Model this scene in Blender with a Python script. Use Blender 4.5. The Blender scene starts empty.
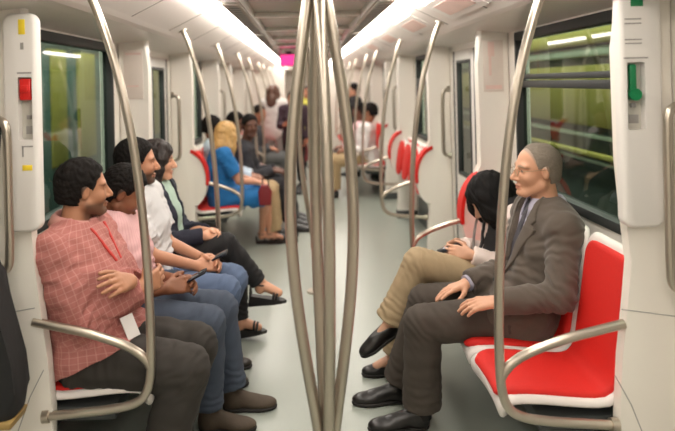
import bpy, bmesh, math, random
import numpy as np
from mathutils import Vector, Matrix

SC = bpy.context.scene
COL = SC.collection
FPX, VPX, VPY, CAMX, CAMZ = 640.0, 305.0, 83.0, -0.03, 1.6
ROLL = 0.023
# ------------------------------------------------------------------ camera, world, exposure
cam_d = bpy.data.cameras.new('camera')
cam = bpy.data.objects.new('camera', cam_d)
COL.objects.link(cam)
cam_d.sensor_width = 36.0
cam_d.sensor_fit = 'HORIZONTAL'
cam_d.lens = FPX / 675.0 * 36.0
cam_d.shift_x = (337.5 - VPX) / 675.0
cam_d.shift_y = -(215.5 - VPY) / 675.0
cam_d.clip_start = 0.05
cam.matrix_world = Matrix.Translation((CAMX, 0, CAMZ)) @ Matrix.Rotation(math.pi / 2, 4, 'X') @ Matrix.Rotation(-ROLL, 4, 'Z')
cam_d.dof.use_dof = True
cam_d.dof.focus_distance = 2.75
cam_d.dof.aperture_fstop = 1.7
SC.camera = cam
W = bpy.data.worlds.new('world')
W.use_nodes = True
W.node_tree.nodes['Background'].inputs[0].default_value = (0.9, 0.95, 1.0, 1)
W.node_tree.nodes['Background'].inputs[1].default_value = 0.03
SC.world = W
SC.view_settings.view_transform = 'Standard'
SC.view_settings.look = 'None'
SC.view_settings.gamma = 1.0
SC.view_settings.use_curve_mapping = False
SC.view_settings.exposure = 1.1
LIGHT_STRENGTH = 7.5


def outside_fill(loc, rot, sx, sy, power, color):
    l = bpy.data.lights.new('outside_fill', 'AREA')
    l.shape = 'RECTANGLE'
    l.size, l.size_y, l.energy, l.color = sx, sy, power, color
    o = bpy.data.objects.new('outside_fill', l)
    o.location = loc
    o.rotation_euler = rot
    COL.objects.link(o)


for sx in (-1, 1):          # added unseen area lights that brighten the station walls outside the windows
    outside_fill((sx * 1.75, 5.0, 3.2), (0, sx * 0.35, 0), 0.2, 9.0, 190, (1.0, 0.97, 0.88))


# ------------------------------------------------------------------ small tools
def V(*a):
    return np.array(a, float)


def nrm(v):
    v = np.asarray(v, float)
    return v / max(np.linalg.norm(v), 1e-9)


def lin(r, g, b):
    def f(c):
        c /= 255.0
        return c / 12.92 if c <= 0.04045 else ((c + 0.055) / 1.055) ** 2.4
    return (f(r), f(g), f(b), 1.0)


def mat(name, rgb, rough=0.5, metal=0.0, noise=0.0, nscale=30.0, bump=0.0, bscale=200.0, attr=None, coat=0.0, spec=None, stretch=None, sheen=0.0):
    m = bpy.data.materials.new(name)
    m.use_nodes = True
    nt = m.node_tree
    b = nt.nodes['Principled BSDF']
    b.inputs['Base Color'].default_value = lin(*rgb)
    b.inputs['Roughness'].default_value = rough
    b.inputs['Metallic'].default_value = metal
    b.inputs['Coat Weight'].default_value = coat
    if sheen:
        b.inputs['Sheen Weight'].default_value = sheen
    if spec is not None:
        b.inputs['Specular IOR Level'].default_value = spec
    tc = nt.nodes.new('ShaderNodeTexCoord')
    src = tc.outputs['Object']
    if stretch:
        mp = nt.nodes.new('ShaderNodeMapping')
        mp.inputs['Scale'].default_value = stretch
        nt.links.new(src, mp.inputs[0])
        src = mp.outputs[0]
    if attr:
        at = nt.nodes.new('ShaderNodeAttribute')
        at.attribute_name = attr
        base = at.outputs['Color']
    else:
        base = None
    if noise:
        n = nt.nodes.new('ShaderNodeTexNoise')
        n.inputs['Scale'].default_value = nscale
        n.inputs['Detail'].default_value = 4
        nt.links.new(src, n.inputs['Vector'])
        mr = nt.nodes.new('ShaderNodeMapRange')
        mr.inputs['To Min'].default_value = 1 - noise
        mr.inputs['To Max'].default_value = 1 + noise
        nt.links.new(n.outputs['Fac'], mr.inputs['Value'])
        mx = nt.nodes.new('ShaderNodeMix')
        mx.data_type = 'RGBA'
        mx.blend_type = 'MULTIPLY'
        mx.inputs['Factor'].default_value = 1
        if base is not None:
            nt.links.new(base, mx.inputs['A'])
        else:
            mx.inputs['A'].default_value = lin(*rgb)
        nt.links.new(mr.outputs[0], mx.inputs['B'])
        base = mx.outputs['Result']
    if base is not None:
        nt.links.new(base, b.inputs['Base Color'])
    if bump:
        n2 = nt.nodes.new('ShaderNodeTexNoise')
        n2.inputs['Scale'].default_value = bscale
        n2.inputs['Detail'].default_value = 3
        nt.links.new(src, n2.inputs['Vector'])
        bp = nt.nodes.new('ShaderNodeBump')
        bp.inputs['Strength'].default_value = bump
        bp.inputs['Distance'].default_value = 0.004
        nt.links.new(n2.outputs['Fac'], bp.inputs['Height'])
        nt.links.new(bp.outputs[0], b.inputs['Normal'])
    return m


def plaid(name, base, line, freqs, widths, rough=0.85, line2=None, mixf=0.7):
    """woven cloth with stripes in the cloth's own coordinates"""
    m = mat(name, base, rough, noise=0.06, nscale=60, bump=0.15, bscale=400)
    nt = m.node_tree
    b = nt.nodes['Principled BSDF']
    prev = b.inputs['Base Color'].links[0].from_socket
    tc = nt.nodes.new('ShaderNodeAttribute')
    tc.attribute_name = 'Weave'
    sp = nt.nodes.new('ShaderNodeSeparateXYZ')
    nt.links.new(tc.outputs['Vector'], sp.inputs[0])
    for ax, (f, w) in enumerate(zip(freqs, widths)):
        if not f:
            continue
        a = nt.nodes.new('ShaderNodeMath'); a.operation = 'MULTIPLY'; a.inputs[1].default_value = f
        nt.links.new(sp.outputs[ax], a.inputs[0])
        c = nt.nodes.new('ShaderNodeMath'); c.operation = 'FRACT'
        nt.links.new(a.outputs[0], c.inputs[0])
        d = nt.nodes.new('ShaderNodeMath'); d.operation = 'LESS_THAN'; d.inputs[1].default_value = w
        nt.links.new(c.outputs[0], d.inputs[0])
        e = nt.nodes.new('ShaderNodeMath'); e.operation = 'MULTIPLY'; e.inputs[1].default_value = mixf
        nt.links.new(d.outputs[0], e.inputs[0])
        mx = nt.nodes.new('ShaderNodeMix'); mx.data_type = 'RGBA'
        nt.links.new(e.outputs[0], mx.inputs['Factor'])
        nt.links.new(prev, mx.inputs['A'])
        mx.inputs['B'].default_value = lin(*(line2 if (line2 and ax == 1) else line))
        prev = mx.outputs['Result']
    nt.links.new(prev, b.inputs['Base Color'])
    return m


def link(name, me, material, parent=None, smooth=False, angle=None):
    o = bpy.data.objects.new(name, me)
    COL.objects.link(o)
    for m in (material if isinstance(material, (list, tuple)) else [material]):
        me.materials.append(m)
    if smooth:
        me.polygons.foreach_set('use_smooth', np.ones(len(me.polygons), bool))
    if angle is not None:
        me.set_sharp_from_angle(angle=angle)
    if parent is not None:
        o.parent = parent
    return o


def thing(name, loc, label, cat, group=None):
    o = bpy.data.objects.new(name, None)
    o.empty_display_size = 0.1
    COL.objects.link(o)
    o.location = loc
    return tag(o, label, cat, group)


def tag(o, label=None, cat=None, group=None, kind=None):
    if label: o['label'] = label
    if cat: o['category'] = cat
    if group: o['group'] = group
    if kind: o['kind'] = kind
    return o


def mesh_from(verts, faces, name='m'):
    me = bpy.data.meshes.new(name)
    me.from_pydata([tuple(map(float, v)) for v in verts], [], [tuple(f) for f in faces])
    me.update()
    return me


class MB:
    """collects simple solids into one mesh; coordinates relative to org"""
    def __init__(s, org=(0, 0, 0)):
        s.bm = bmesh.new()
        s.org = V(*org)

    def box(s, x0, x1, y0, y1, z0, z1, bev=0.0, seg=2):
        b = bmesh.new()
        bmesh.ops.create_cube(b, size=1)
        for v in b.verts:
            v.co = Vector(((x0 + x1) / 2 + v.co.x * abs(x1 - x0), (y0 + y1) / 2 + v.co.y * abs(y1 - y0), (z0 + z1) / 2 + v.co.z * abs(z1 - z0)))
        if bev:
            bmesh.ops.bevel(b, geom=b.edges[:], offset=bev, segments=seg, profile=0.5, affect='EDGES')
        return s._merge(b)

    def _merge(s, b):
        bmesh.ops.recalc_face_normals(b, faces=b.faces[:])
        me = bpy.data.meshes.new('t')
        b.to_mesh(me)
        b.free()
        s.bm.from_mesh(me)
        bpy.data.meshes.remove(me)
        return s

    def prism(s, poly, axis, a0, a1, bev=0.0):
        """polygon extruded along an axis: axis 'y' poly=(x,z); 'x' poly=(y,z); 'z' poly=(x,y)"""
        b = bmesh.new()
        def mk(p, a):
            return {'y': (p[0], a, p[1]), 'x': (a, p[0], p[1]), 'z': (p[0], p[1], a)}[axis]
        v0 = [b.verts.new(mk(p, a0)) for p in poly]
        v1 = [b.verts.new(mk(p, a1)) for p in poly]
        n = len(poly)
        c0 = b.faces.new(v0); c1 = b.faces.new(v1[::-1])
        for i in range(n):
            b.faces.new((v0[i], v1[i], v1[(i + 1) % n], v0[(i + 1) % n]))
        if bev:
            es = [e for f in (c0, c1) for e in f.edges]
            bmesh.ops.bevel(b, geom=es, offset=bev, segments=3, profile=0.5, affect='EDGES')
        return s._merge(b)

    def tube(s, pts, r, n=12, res=8, closed=False, smooth=True, cap=True):
        pts = [V(*p) for p in pts]
        if smooth and len(pts) > 2:
            q = []
            m = len(pts)
            rng = range(m if closed else m - 1)
            for i in rng:
                p1, p2 = pts[i], pts[(i + 1) % m]
                p0 = pts[i - 1] if (i > 0 or closed) else 2 * p1 - p2
                p3 = pts[(i + 2) % m] if (i + 2 < m or closed) else 2 * p2 - p1
                for k in range(res):
                    t = k / res
                    q.append(0.5 * ((2 * p1) + (-p0 + p2) * t + (2 * p0 - 5 * p1 + 4 * p2 - p3) * t * t + (-p0 + 3 * p1 - 3 * p2 + p3) * t ** 3))
            if not closed:
                q.append(pts[-1])
            pts = q
        m = len(pts)
        b = bmesh.new()
        rings = []
        up = None
        for i in range(m):
            if closed:
                d = nrm(pts[(i + 1) % m] - pts[i - 1])
            else:
                d = nrm(pts[min(i + 1, m - 1)] - pts[max(i - 1, 0)])
            if up is None:
                up = nrm(np.cross(d, V(0, 0, 1) if abs(d[2]) < 0.9 else V(1, 0, 0)))
            up = nrm(up - d * np.dot(up, d))
            w = np.cross(d, up)
            rr = r[i * (len(r) - 1) // max(m - 1, 1)] if isinstance(r, (list, tuple)) else r
            rings.append([b.verts.new(pts[i] + rr * (math.cos(2 * math.pi * k / n) * up + math.sin(2 * math.pi * k / n) * w)) for k in range(n)])
        for i in range(m if closed else m - 1):
            A, B = rings[i], rings[(i + 1) % m]
            for k in range(n):
                b.faces.new((A[k], A[(k + 1) % n], B[(k + 1) % n], B[k]))
        if cap and not closed:
            b.faces.new(rings[0][::-1]); b.faces.new(rings[-1])
        return s._merge(b)

    def sphere(s, c, r, seg=16):
        b = bmesh.new()
        bmesh.ops.create_uvsphere(b, u_segments=seg, v_segments=max(seg // 2, 6), radius=1)
        r = r if isinstance(r, (list, tuple)) else (r, r, r)
        for v in b.verts:
            v.co = Vector((c[0] + v.co.x * r[0], c[1] + v.co.y * r[1], c[2] + v.co.z * r[2]))
        return s._merge(b)

    def cyl(s, a, b_, r, n=20):
        return s.tube([a, b_], r, n=n, smooth=False)

    def quad(s, *pts):
        s.bm.faces.new([s.bm.verts.new(tuple(map(float, p))) for p in pts])
        return s

    def build(s, name, material, parent=None, smooth=True):
        me = bpy.data.meshes.new(name)
        for v in s.bm.verts:
            v.co -= Vector(s.org)
        s.bm.to_mesh(me)
        s.bm.free()
        return link(name, me, material, parent, smooth, angle=math.radians(38) if smooth else None)


# ------------------------------------------------------------------ materials of the car
M_WHITE = mat('white_panel', (230, 224, 215), 0.35, noise=0.02, nscale=3)
M_WHITE2 = mat('white_enamel', (222, 217, 212), 0.3)
M_CEIL = mat('ceiling_white', (222, 214, 208), 0.5, noise=0.02, nscale=4)
M_CEIL_MID = mat('ceiling_grey_metal', (186, 178, 169), 0.25, metal=0.3, noise=0.06, nscale=6)
M_SOFFIT = mat('soffit_satin_metal', (212, 206, 198), 0.3, metal=0.1, noise=0.05, nscale=5)
M_STEEL = mat('brushed_steel', (186, 176, 162), 0.3, metal=0.9, noise=0.05, nscale=40, stretch=(1, 1, 0.05))
M_DARK = mat('dark_rubber', (38, 40, 40), 0.55)
M_BLACK = mat('black_gap', (20, 20, 21), 0.7)
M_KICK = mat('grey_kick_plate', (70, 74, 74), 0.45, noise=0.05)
M_BEAM = mat('dark_grey_beam', (60, 62, 62), 0.5)
M_RED = mat('red_seat_fabric', (206, 26, 15), 0.7, noise=0.07, nscale=90, bump=0.15, bscale=500)
M_SHELL = mat('seat_shell_white', (226, 219, 214), 0.3)
M_FLOOR = mat('floor_vinyl', (152, 158, 149), 0.32, noise=0.05, nscale=220, bump=0.02, bscale=300)
M_REDP = mat('red_plastic', (205, 32, 28), 0.35)
M_GREENP = mat('green_plastic', (20, 120, 72), 0.35)
M_YELLOW = mat('yellow_sticker', (235, 205, 50), 0.5)
M_GREY = mat('grey_print', (150, 146, 142), 0.6)
M_RECESS = mat('box_recess', (190, 186, 176), 0.5)
M_PINK = mat('faded_pink_print', (220, 190, 180), 0.5, noise=0.08, nscale=14)
M_PAPER = mat('pale_poster_paper', (216, 204, 194), 0.4, noise=0.08, nscale=10)
M_TUN = mat('tunnel_concrete', (70, 78, 74), 0.8, noise=0.3, nscale=1.5)
M_OLIVE = mat('olive_yellow_bands', (172, 160, 78), 0.6, noise=0.15, nscale=1.2)
M_TEAL = mat('teal_grey_reflection', (86, 112, 108), 0.6, noise=0.2, nscale=1.0)  # teal reflection of the left window, painted on the wall outside
M_PALE = mat('pale_bands', (190, 200, 180), 0.6, noise=0.2, nscale=2)


def emit(name, rgb, st):
    m = bpy.data.materials.new(name)
    m.use_nodes = True
    nt = m.node_tree
    nt.nodes.clear()
    e = nt.nodes.new('ShaderNodeEmission')
    e.inputs[0].default_value = lin(*rgb)
    e.inputs[1].default_value = st
    o = nt.nodes.new('ShaderNodeOutputMaterial')
    nt.links.new(e.outputs[0], o.inputs[0])
    return m


def glass(name, tint, refl=1.6):
    m = bpy.data.materials.new(name)
    m.use_nodes = True
    nt = m.node_tree
    nt.nodes.clear()
    tr = nt.nodes.new('ShaderNodeBsdfTransparent')
    tr.inputs[0].default_value = lin(*tint)
    gl = nt.nodes.new('ShaderNodeBsdfGlossy')
    gl.inputs['Roughness'].default_value = 0.03
    fr = nt.nodes.new('ShaderNodeFresnel')
    fr.inputs[0].default_value = refl
    mx = nt.nodes.new('ShaderNodeMixShader')
    o = nt.nodes.new('ShaderNodeOutputMaterial')
    ge = nt.nodes.new('ShaderNodeNewGeometry')
    inv = nt.nodes.new('ShaderNodeMath'); inv.operation = 'SUBTRACT'; inv.inputs[0].default_value = 1
    nt.links.new(ge.outputs['Backfacing'], inv.inputs[1])
    mul = nt.nodes.new('ShaderNodeMath'); mul.operation = 'MULTIPLY'
    nt.links.new(fr.outputs[0], mul.inputs[0]); nt.links.new(inv.outputs[0], mul.inputs[1])
    nt.links.new(mul.outputs[0], mx.inputs[0])
    nt.links.new(tr.outputs[0], mx.inputs[1])
    nt.links.new(gl.outputs[0], mx.inputs[2])
    nt.links.new(mx.outputs[0], o.inputs[0])
    return m


M_SLOTS = mat('slotted_grille', (58, 55, 52), .5)
_nt = M_SLOTS.node_tree
_tc = _nt.nodes.new('ShaderNodeTexCoord'); _sp = _nt.nodes.new('ShaderNodeSeparateXYZ'); _nt.links.new(_tc.outputs['Object'], _sp.inputs[0])
_prev = _sp.outputs[1]
for _op, _v in (('MULTIPLY', 10.0), ('FRACT', None), ('LESS_THAN', .45)):
    _m = _nt.nodes.new('ShaderNodeMath'); _m.operation = _op
    if _v is not None: _m.inputs[1].default_value = _v
    _nt.links.new(_prev, _m.inputs[0]); _prev = _m.outputs[0]
_mx = _nt.nodes.new('ShaderNodeMix'); _mx.data_type = 'RGBA'
_mx.inputs['A'].default_value = lin(46, 44, 42); _mx.inputs['B'].default_value = lin(150, 143, 136)
_nt.links.new(_prev, _mx.inputs['Factor']); _nt.links.new(_mx.outputs['Result'], _nt.nodes['Principled BSDF'].inputs['Base Color'])
M_LAMP = emit('lamp_diffuser', (255, 247, 236), LIGHT_STRENGTH)
M_GLASS = glass('window_glass', (196, 208, 200), 1.7)
M_PINKLED = emit('pink_led', (240, 60, 130), 0.9)

# ------------------------------------------------------------------ the car
Y0, Y1 = -2.2, 15.0
XW, XP = 1.25, 1.05           # wall face, inner edge of the end panels
XO = 1.33
RB = [(2.27, 4.0), (5.72, 7.45), (8.75, 10.5), (12.0, 13.8)]
LB = [(2.42, 4.18), (5.87, 7.6), (9.05, 10.8), (12.2, 14.0)]
ZS, ZT = 0.95, 1.875

fl = MB()
fl.box(-XW, XW, Y0, Y1, -0.06, 0.0)
tag(fl.build('floor', M_FLOOR, smooth=False), kind='structure')


def ceiling():
    half = [(1.33, 1.885), (1.25, 1.885), (0.99, 1.908), (0.93, 1.916), (0.90, 1.928), (0.87, 1.945), (0.655, 2.052), (0.655, 2.075), (0.485, 2.075), (0.485, 2.052), (0.37, 2.045), (0.355, 2.085)]
    pts = half + [(-x, z) for x, z in half[::-1]]
    n = len(pts)
    up = [(x, 2.2) for x in (1.33, -1.33)]
    b = MB()
    poly = pts + [(-1.33, 2.2), (1.33, 2.2)]
    b.prism(poly, 'y', Y0, Y1)
    o = b.build('ceiling', [M_CEIL, M_SOFFIT, M_CEIL_MID], smooth=False)
    for f in o.data.polygons:
        c = f.center
        if abs(c.x) > 0.93 and c.z < 1.93: f.material_index = 1
        elif abs(c.x) < 0.49 and c.z < 2.1: f.material_index = 2
    tag(o, kind='structure')


ceiling()
k = 0
for s in (-1, 1):             # seams between the cove panels
    b = MB()
    for y in np.arange(1.4, 14.6, 0.86):
        a0, a1 = V(0.87, 0, 1.945), V(0.655, 0, 2.052)
        b.prism([(s * 0.868, 1.9435), (s * 0.655, 2.0495), (s * 0.655, 2.056), (s * 0.868, 1.950)], 'y', y, y + 0.012)
    k += 1
    tag(b.build('trim_%d' % k, mat('seam_grey', (150, 142, 136), 0.6), smooth=False), kind='structure')
b = MB()
for y in np.arange(0.9, 14.6, 1.15):     # bars across the middle of the ceiling
    b.box(-0.36, 0.36, y, y + 0.09, 2.058, 2.09, 0.006)
k += 1
tag(b.build('trim_%d' % k, M_SOFFIT), kind='structure')


def walls():
    wi, di = 0, 0
    for side, s, B in (('left', -1, LB), ('right', 1, RB)):
        w = MB(); ws = []
        edges = [(B[0][0] - 3.45, B[0][0] - 1.72)] + B
        prev = Y0
        def bx(y0, y1, z0, z1):
            w.box(min(s * XW, s * XO), max(s * XW, s * XO), y0, y1, z0, z1)
        bb = MB()
        for n, (a, c) in enumerate(B):
            wa, wc = a + 0.12, c - 0.13
            bx(a - 0.12, wa, 0, 1.9); bx(wc, c + 0.14, 0, 1.9)
            bx(wa, wc, 0, ZS); bx(wa, wc, ZT, 1.9)
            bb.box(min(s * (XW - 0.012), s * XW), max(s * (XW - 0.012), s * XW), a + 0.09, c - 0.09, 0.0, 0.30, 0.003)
            wi += 1
            win = thing('window_%d' % wi, (s * XW, (wa + wc) / 2, ZS), None, None)
            win['kind'] = 'structure'
            org = win.location
            f = MB(org)
            x0, x1 = sorted((s * (XW - 0.012), s * (XW + 0.05)))
            t = 0.028
            f.box(x0, x1, wa, wa + t, ZS, ZT, 0.006); f.box(x0, x1, wc - t, wc, ZS, ZT, 0.006)
            f.box(x0, x1, wa, wc, ZS, ZS + 0.045, 0.006); f.box(x0, x1, wa, wc, ZT - 0.05, ZT, 0.006)
            if s > 0:
                f.box(x0, x1, wa, wc, 1.545, 1.585, 0.005); f.box(x0, x1, wa, wc, 1.592, 1.622, 0.005)
            f.build('window_frame', M_DARK, win)
            g = MB(org)
            xg = s * (XW + 0.03)
            g.box(xg - 0.003, xg + 0.003, wa + t * .6, wc - t * .6, ZS + 0.03, ZT - 0.03)
            g.build('pane', M_GLASS, win, smooth=False)
        # door bays
        cuts = [(Y0, 0.45), (0.45, B[0][0] - 0.12)] + [(B[i][1] + 0.14, B[i + 1][0] - 0.12) for i in range(len(B) - 1)] + [(B[-1][1] + 0.14, Y1)]
        for n, (a, c) in enumerate(cuts):
            if n == 0 or n == len(cuts) - 1:
                bx(a, c, 0, 1.9)
                continue
            bx(a, a + 0.05, 0, 1.9); bx(c - 0.05, c, 0, 1.9); bx(a, c, 1.84, 1.9)
            di += 1
            a2, c2 = a + 0.05, c - 0.05
            dr = thing('door_%d' % di, (s * XW, (a2 + c2) / 2, 0), None, None)
            dr['kind'] = 'structure'
            mid = (a2 + c2) / 2
            for (p0, p1) in ((a2, mid - 0.008), (mid + 0.008, c2)):
                l = MB(dr.location)
                x0, x1 = sorted((s * (XW + 0.012), s * (XW + 0.05)))
                q0, q1 = p0 + 0.13, p1 - 0.13
                l.box(x0, x1, p0, q0, 0.005, 1.84, 0.004); l.box(x0, x1, q1, p1, 0.005, 1.84, 0.004)
                l.box(x0, x1, q0, q1, 0.005, 0.82, 0.004); l.box(x0, x1, q0, q1, 1.74, 1.84, 0.004)
                lf = l.build('door_leaf', M_WHITE2, dr)
                g = MB(dr.location)
                x0, x1 = sorted((s * (XW + 0.006), s * (XW + 0.05)))
                g.box(x0, x1, q0 - .02, q0 + .012, .8, 1.76, .003); g.box(x0, x1, q1 - .012, q1 + .02, .8, 1.76, .003)
                g.box(x0, x1, q0, q1, .8, .825, .003); g.box(x0, x1, q0, q1, 1.735, 1.76, .003)
                g.build('pane_gasket', M_DARK, dr)
                g = MB(dr.location)
                xg = s * (XW + 0.03)
                g.box(xg - .003, xg + .003, q0, q1, .82, 1.74)
                g.build('pane', M_GLASS, dr, smooth=False)
            g = MB(dr.location)
            x0, x1 = sorted((s * (XW + 0.008), s * (XW + 0.05)))
            g.box(x0, x1, mid - 0.02, mid + 0.02, 0.005, 1.84, 0.004)
            g.box(x0, x1, a2, a2 + 0.03, 0.005, 1.84, 0.004); g.box(x0, x1, c2 - 0.03, c2, 0.005, 1.84, 0.004)
            g.build('door_seal', M_DARK, dr)
        tag(w.build('wall_' + side, M_WHITE, smooth=False), kind='structure')
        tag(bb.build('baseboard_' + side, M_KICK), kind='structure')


walls()
# ends of the car: plain wall behind the camera, a wall with a gangway opening far ahead
b = MB(); b.box(-1.33, 1.33, Y0 - 0.06, Y0, 0, 2.2)
tag(b.build('wall_back', M_WHITE, smooth=False), kind='structure')
b = MB()
b.box(-1.33, -0.5, Y1, Y1 + 0.08, 0, 2.2); b.box(0.5, 1.33, Y1, Y1 + 0.08, 0, 2.2); b.box(-0.5, 0.5, Y1, Y1 + 0.08, 1.95, 2.2)
b.box(-0.56, -0.5, Y1 - 0.03, Y1 + 0.9, 0, 2.0, 0.01); b.box(0.5, 0.56, Y1 - 0.03, Y1 + 0.9, 0, 2.0, 0.01)
b.box(-0.56, 0.56, Y1 - 0.03, Y1 + 0.9, 1.92, 2.0, 0.01)
b.box(-0.5, 0.5, Y1 + 0.85, Y1 + 0.9, 0, 1.95); b.box(-0.5, 0.5, Y1, Y1 + 0.9, -0.05, 0.0)
tag(b.build('wall_front', M_WHITE), kind='structure')

# the station outside: wall bands; the left set paints in window reflections
for side, s in (('left', -1), ('right', 1)):
    b = MB()
    xa, xb = sorted((s * 2.3, s * 2.5))
    b.box(xa, xb, Y0, 18, -1.0, 3.8)
    b.build('wall_station_' + side, M_TUN, smooth=False)['kind'] = 'structure'
    b = MB()
    x0, x1 = sorted((s * 2.24, s * 2.30))
    if s > 0:
        b.box(x0, x1, Y0, 18, 1.20, 1.69, 0.01); b.box(x0, x1, Y0, 18, 1.86, 1.98, 0.01); b.box(x0, x1, Y0, 18, 0.95, 0.99, 0.01)
    else:
        for y, w_ in ((4.7, .15), (5.6, .35), (6.25, .5), (7.1, .2), (7.7, .5), (9.4, .4)):
            b.box(x0, x1, y, y + w_, 0.9, 1.95, 0.01)
    b.build('trim_station_' + side, M_OLIVE)['kind'] = 'structure'  # on the left these patches stand in for yellow reflections in the glass
    b = MB()
    x0, x1 = sorted((s * 2.26, s * 2.30))
    if s > 0:
        b.box(x0, x1, Y0, 18, 1.76, 1.84, 0.01); b.box(x0, x1, Y0, 18, 1.1, 1.14, 0.01); b.box(x0, x1, Y0, 18, 0.9, 0.93, 0.01)
        b.build('trim_bands_' + side, M_PALE)['kind'] = 'structure'
    else:
        b.box(x0, x1, Y0, 18, 0.4, 1.9, 0.01)
        b.build('trim_bands_' + side, M_TEAL)['kind'] = 'structure'

# ------------------------------------------------------------------ ceiling lights and vents
SIDE = {-1: 'left', 1: 'right'}
ORD = ['nearest', 'second', 'third', 'fourth', 'fifth', 'sixth', 'seventh', 'eighth', 'ninth', 'tenth', 'eleventh', 'twelfth', 'thirteenth', 'fourteenth', 'fifteenth', 'sixteenth']
for s in (-1, 1):
    for i, y in enumerate(np.arange(-1.6, 14.6, 1.3)):
        i2 = i - 2
        lab = ('%s glowing strip light in the %s ceiling row' % (ORD[i2].capitalize(), SIDE[s])) if i2 >= 0 else ('Glowing strip light in the %s ceiling row behind the viewer, %s' % (SIDE[s], ('farther back', 'nearer')[i]))
        t = thing('strip_light', (s * 0.57, y, 2.052), lab, 'ceiling light', 'strip lights in the %s ceiling row' % SIDE[s])
        org = t.location
        d = MB(org)
        prof = [(s * (0.57 + 0.08 * math.cos(a)), 2.056 - 0.034 * math.sin(a)) for a in np.linspace(0, math.pi, 9)]
        d.prism(prof, 'y', y + 0.008, y + 1.292)
        d.build('diffuser', M_LAMP, t)
        f = MB(org)
        f.box(s * 0.57 - 0.084, s * 0.57 + 0.084, y - 0.006, y + 0.008, 2.036, 2.074, 0.003)
        f.build('end_frame', M_SOFFIT, t)
    for i, y in enumerate(np.arange(1.2, 13.5, 2.3)):
        t = thing('air_vent', (s * 0.43, y, 2.05), '%s slotted grey air vent beside the %s strip lights' % (ORD[i].capitalize(), SIDE[s]), 'vent', 'air vents along the %s strip lights' % SIDE[s])
        org = t.location
        f = MB(org)
        f.box(s * 0.43 - 0.05, s * 0.43 + 0.05, y, y + 2.2, 2.038, 2.046, 0.003)
        f.build('vent_frame', M_CEIL_MID, t)
        f = MB(org)
        f.box(s * 0.43 - 0.034, s * 0.43 + 0.034, y + .1, y + 2.1, 2.0365, 2.0385)
        f.build('slots', M_SLOTS, t, smooth=False)


def cove(s, a, y):            # a 0..1 up the cove
    return V(s * (0.868 + (0.66 - 0.868) * a), y, 1.9435 + (2.0475 - 1.9435) * a)


for i, (s, y0, y1) in enumerate([(1, 4.25, 5.0), (1, 5.6, 6.3), (1, 3.0, 3.75), (1, 7.0, 7.8)]):
    t = thing('advert_panel', cove(s, 0.0, y0), ['Faded pink advert card on the right cove above the first doorway', 'Faded pink advert card on the right cove, second past the doorway', 'Faded pink advert card on the right cove above the bowed woman', 'Faded pink advert card on the right cove, farthest one'][i], 'advert', 'advert cards on the right cove')
    nv = V(-s * 0.447, 0, -0.894)
    for nm, lo, hi, pad, off, m in (('card', .12, .9, 0, .004, M_WHITE2), ('print', .28, .74, .1, .0062, M_PINK)):
        b = MB(t.location)
        c = [cove(s, lo, y0 + pad), cove(s, hi, y0 + pad), cove(s, hi, y1 - pad), cove(s, lo, y1 - pad)]
        q = [p + nv * off for p in c]
        b.quad(*q); b.quad(*[p - nv * .001 for p in c[::-1]])
        for j in range(4):
            b.quad(q[j], q[(j + 1) % 4], (c[(j + 1) % 4] - nv * .001), (c[j] - nv * .001))
        bmesh.ops.remove_doubles(b.bm, verts=b.bm.verts[:], dist=1e-5)
        bmesh.ops.recalc_face_normals(b.bm, faces=b.bm.faces[:])
        b.build(nm, m, t, smooth=False)

t = thing('display_sign', (-0.02, 9.5, 2.06), 'Pink glowing display sign hung from the middle of the far ceiling', 'sign')
b = MB(t.location); b.box(-0.40, -0.12, 9.5, 9.6, 1.85, 2.04, 0.01); b.box(-.30, -.22, 9.53, 9.57, 2.03, 2.09); b.build('housing', M_DARK, t)
b = MB(t.location); b.box(-0.385, -0.135, 9.492, 9.50, 1.865, 2.025, 0.002); b.build('screen', M_PINKLED, t)


# ------------------------------------------------------------------ bench end panels
def end_panel(s, y, thick, ear, label, group):
    """white moulded panel at the end of a bench; the ear bulges to the aisle"""
    t = thing('bench_end_panel', (s * 1.15, y + thick / 2, 0), label, 'partition', group)
    edge = [(1.065, 1.93), (1.052, 1.7), (1.057, 1.3), (1.075, 1.06)]
    if ear:
        for a in np.linspace(70, -75, 19):
            edge.append((1.11 - 0.18 * math.cos(math.radians(a)), 0.75 + 0.27 * math.sin(math.radians(a))))
        edge += [(1.05, 0.44), (1.03, 0.36), (1.02, 0.0)]
    else:
        edge += [(1.068, 0.95), (1.052, 0.8), (1.03, 0.62), (1.015, 0.4), (1.01, 0.0)]
    if not ear:
        edge = [(x + (.02 * s if z < 1.1 else 0), z) for x, z in edge]
    poly = [(s * x, z) for x, z in edge] + [(s * 1.25, 0.0), (s * 1.25, 1.9)]
    b = MB(t.location)
    b.prism(poly, 'y', y, y + thick, 0.018)
    b.build('panel', M_WHITE, t)
    if ear:
        # red edge band round the ear
        pts = [(1.11 - 0.187 * math.cos(math.radians(a)), 0.75 + 0.277 * math.sin(math.radians(a))) for a in np.linspace(80, -12, 24)]
        b = MB(t.location)
        ring = [(s * x, z) for x, z in pts] + [(s * (1.11 + (x - 1.11) * 0.89), 0.75 + (z - 0.75) * 0.89) for x, z in pts[::-1]]
        b.prism(ring, 'y', y - 0.012, y + thick + 0.012, 0.006)
        b.build('red_edge', M_RED, t)
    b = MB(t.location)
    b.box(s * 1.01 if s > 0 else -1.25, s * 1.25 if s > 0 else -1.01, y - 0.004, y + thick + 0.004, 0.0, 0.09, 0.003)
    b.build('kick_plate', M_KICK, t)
    return t


def seam(t, pts):
    b = MB(t.location)
    b.tube(pts, .0018, n=6, smooth=False)
    b.build('panel_seam', M_GREY, t)


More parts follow.
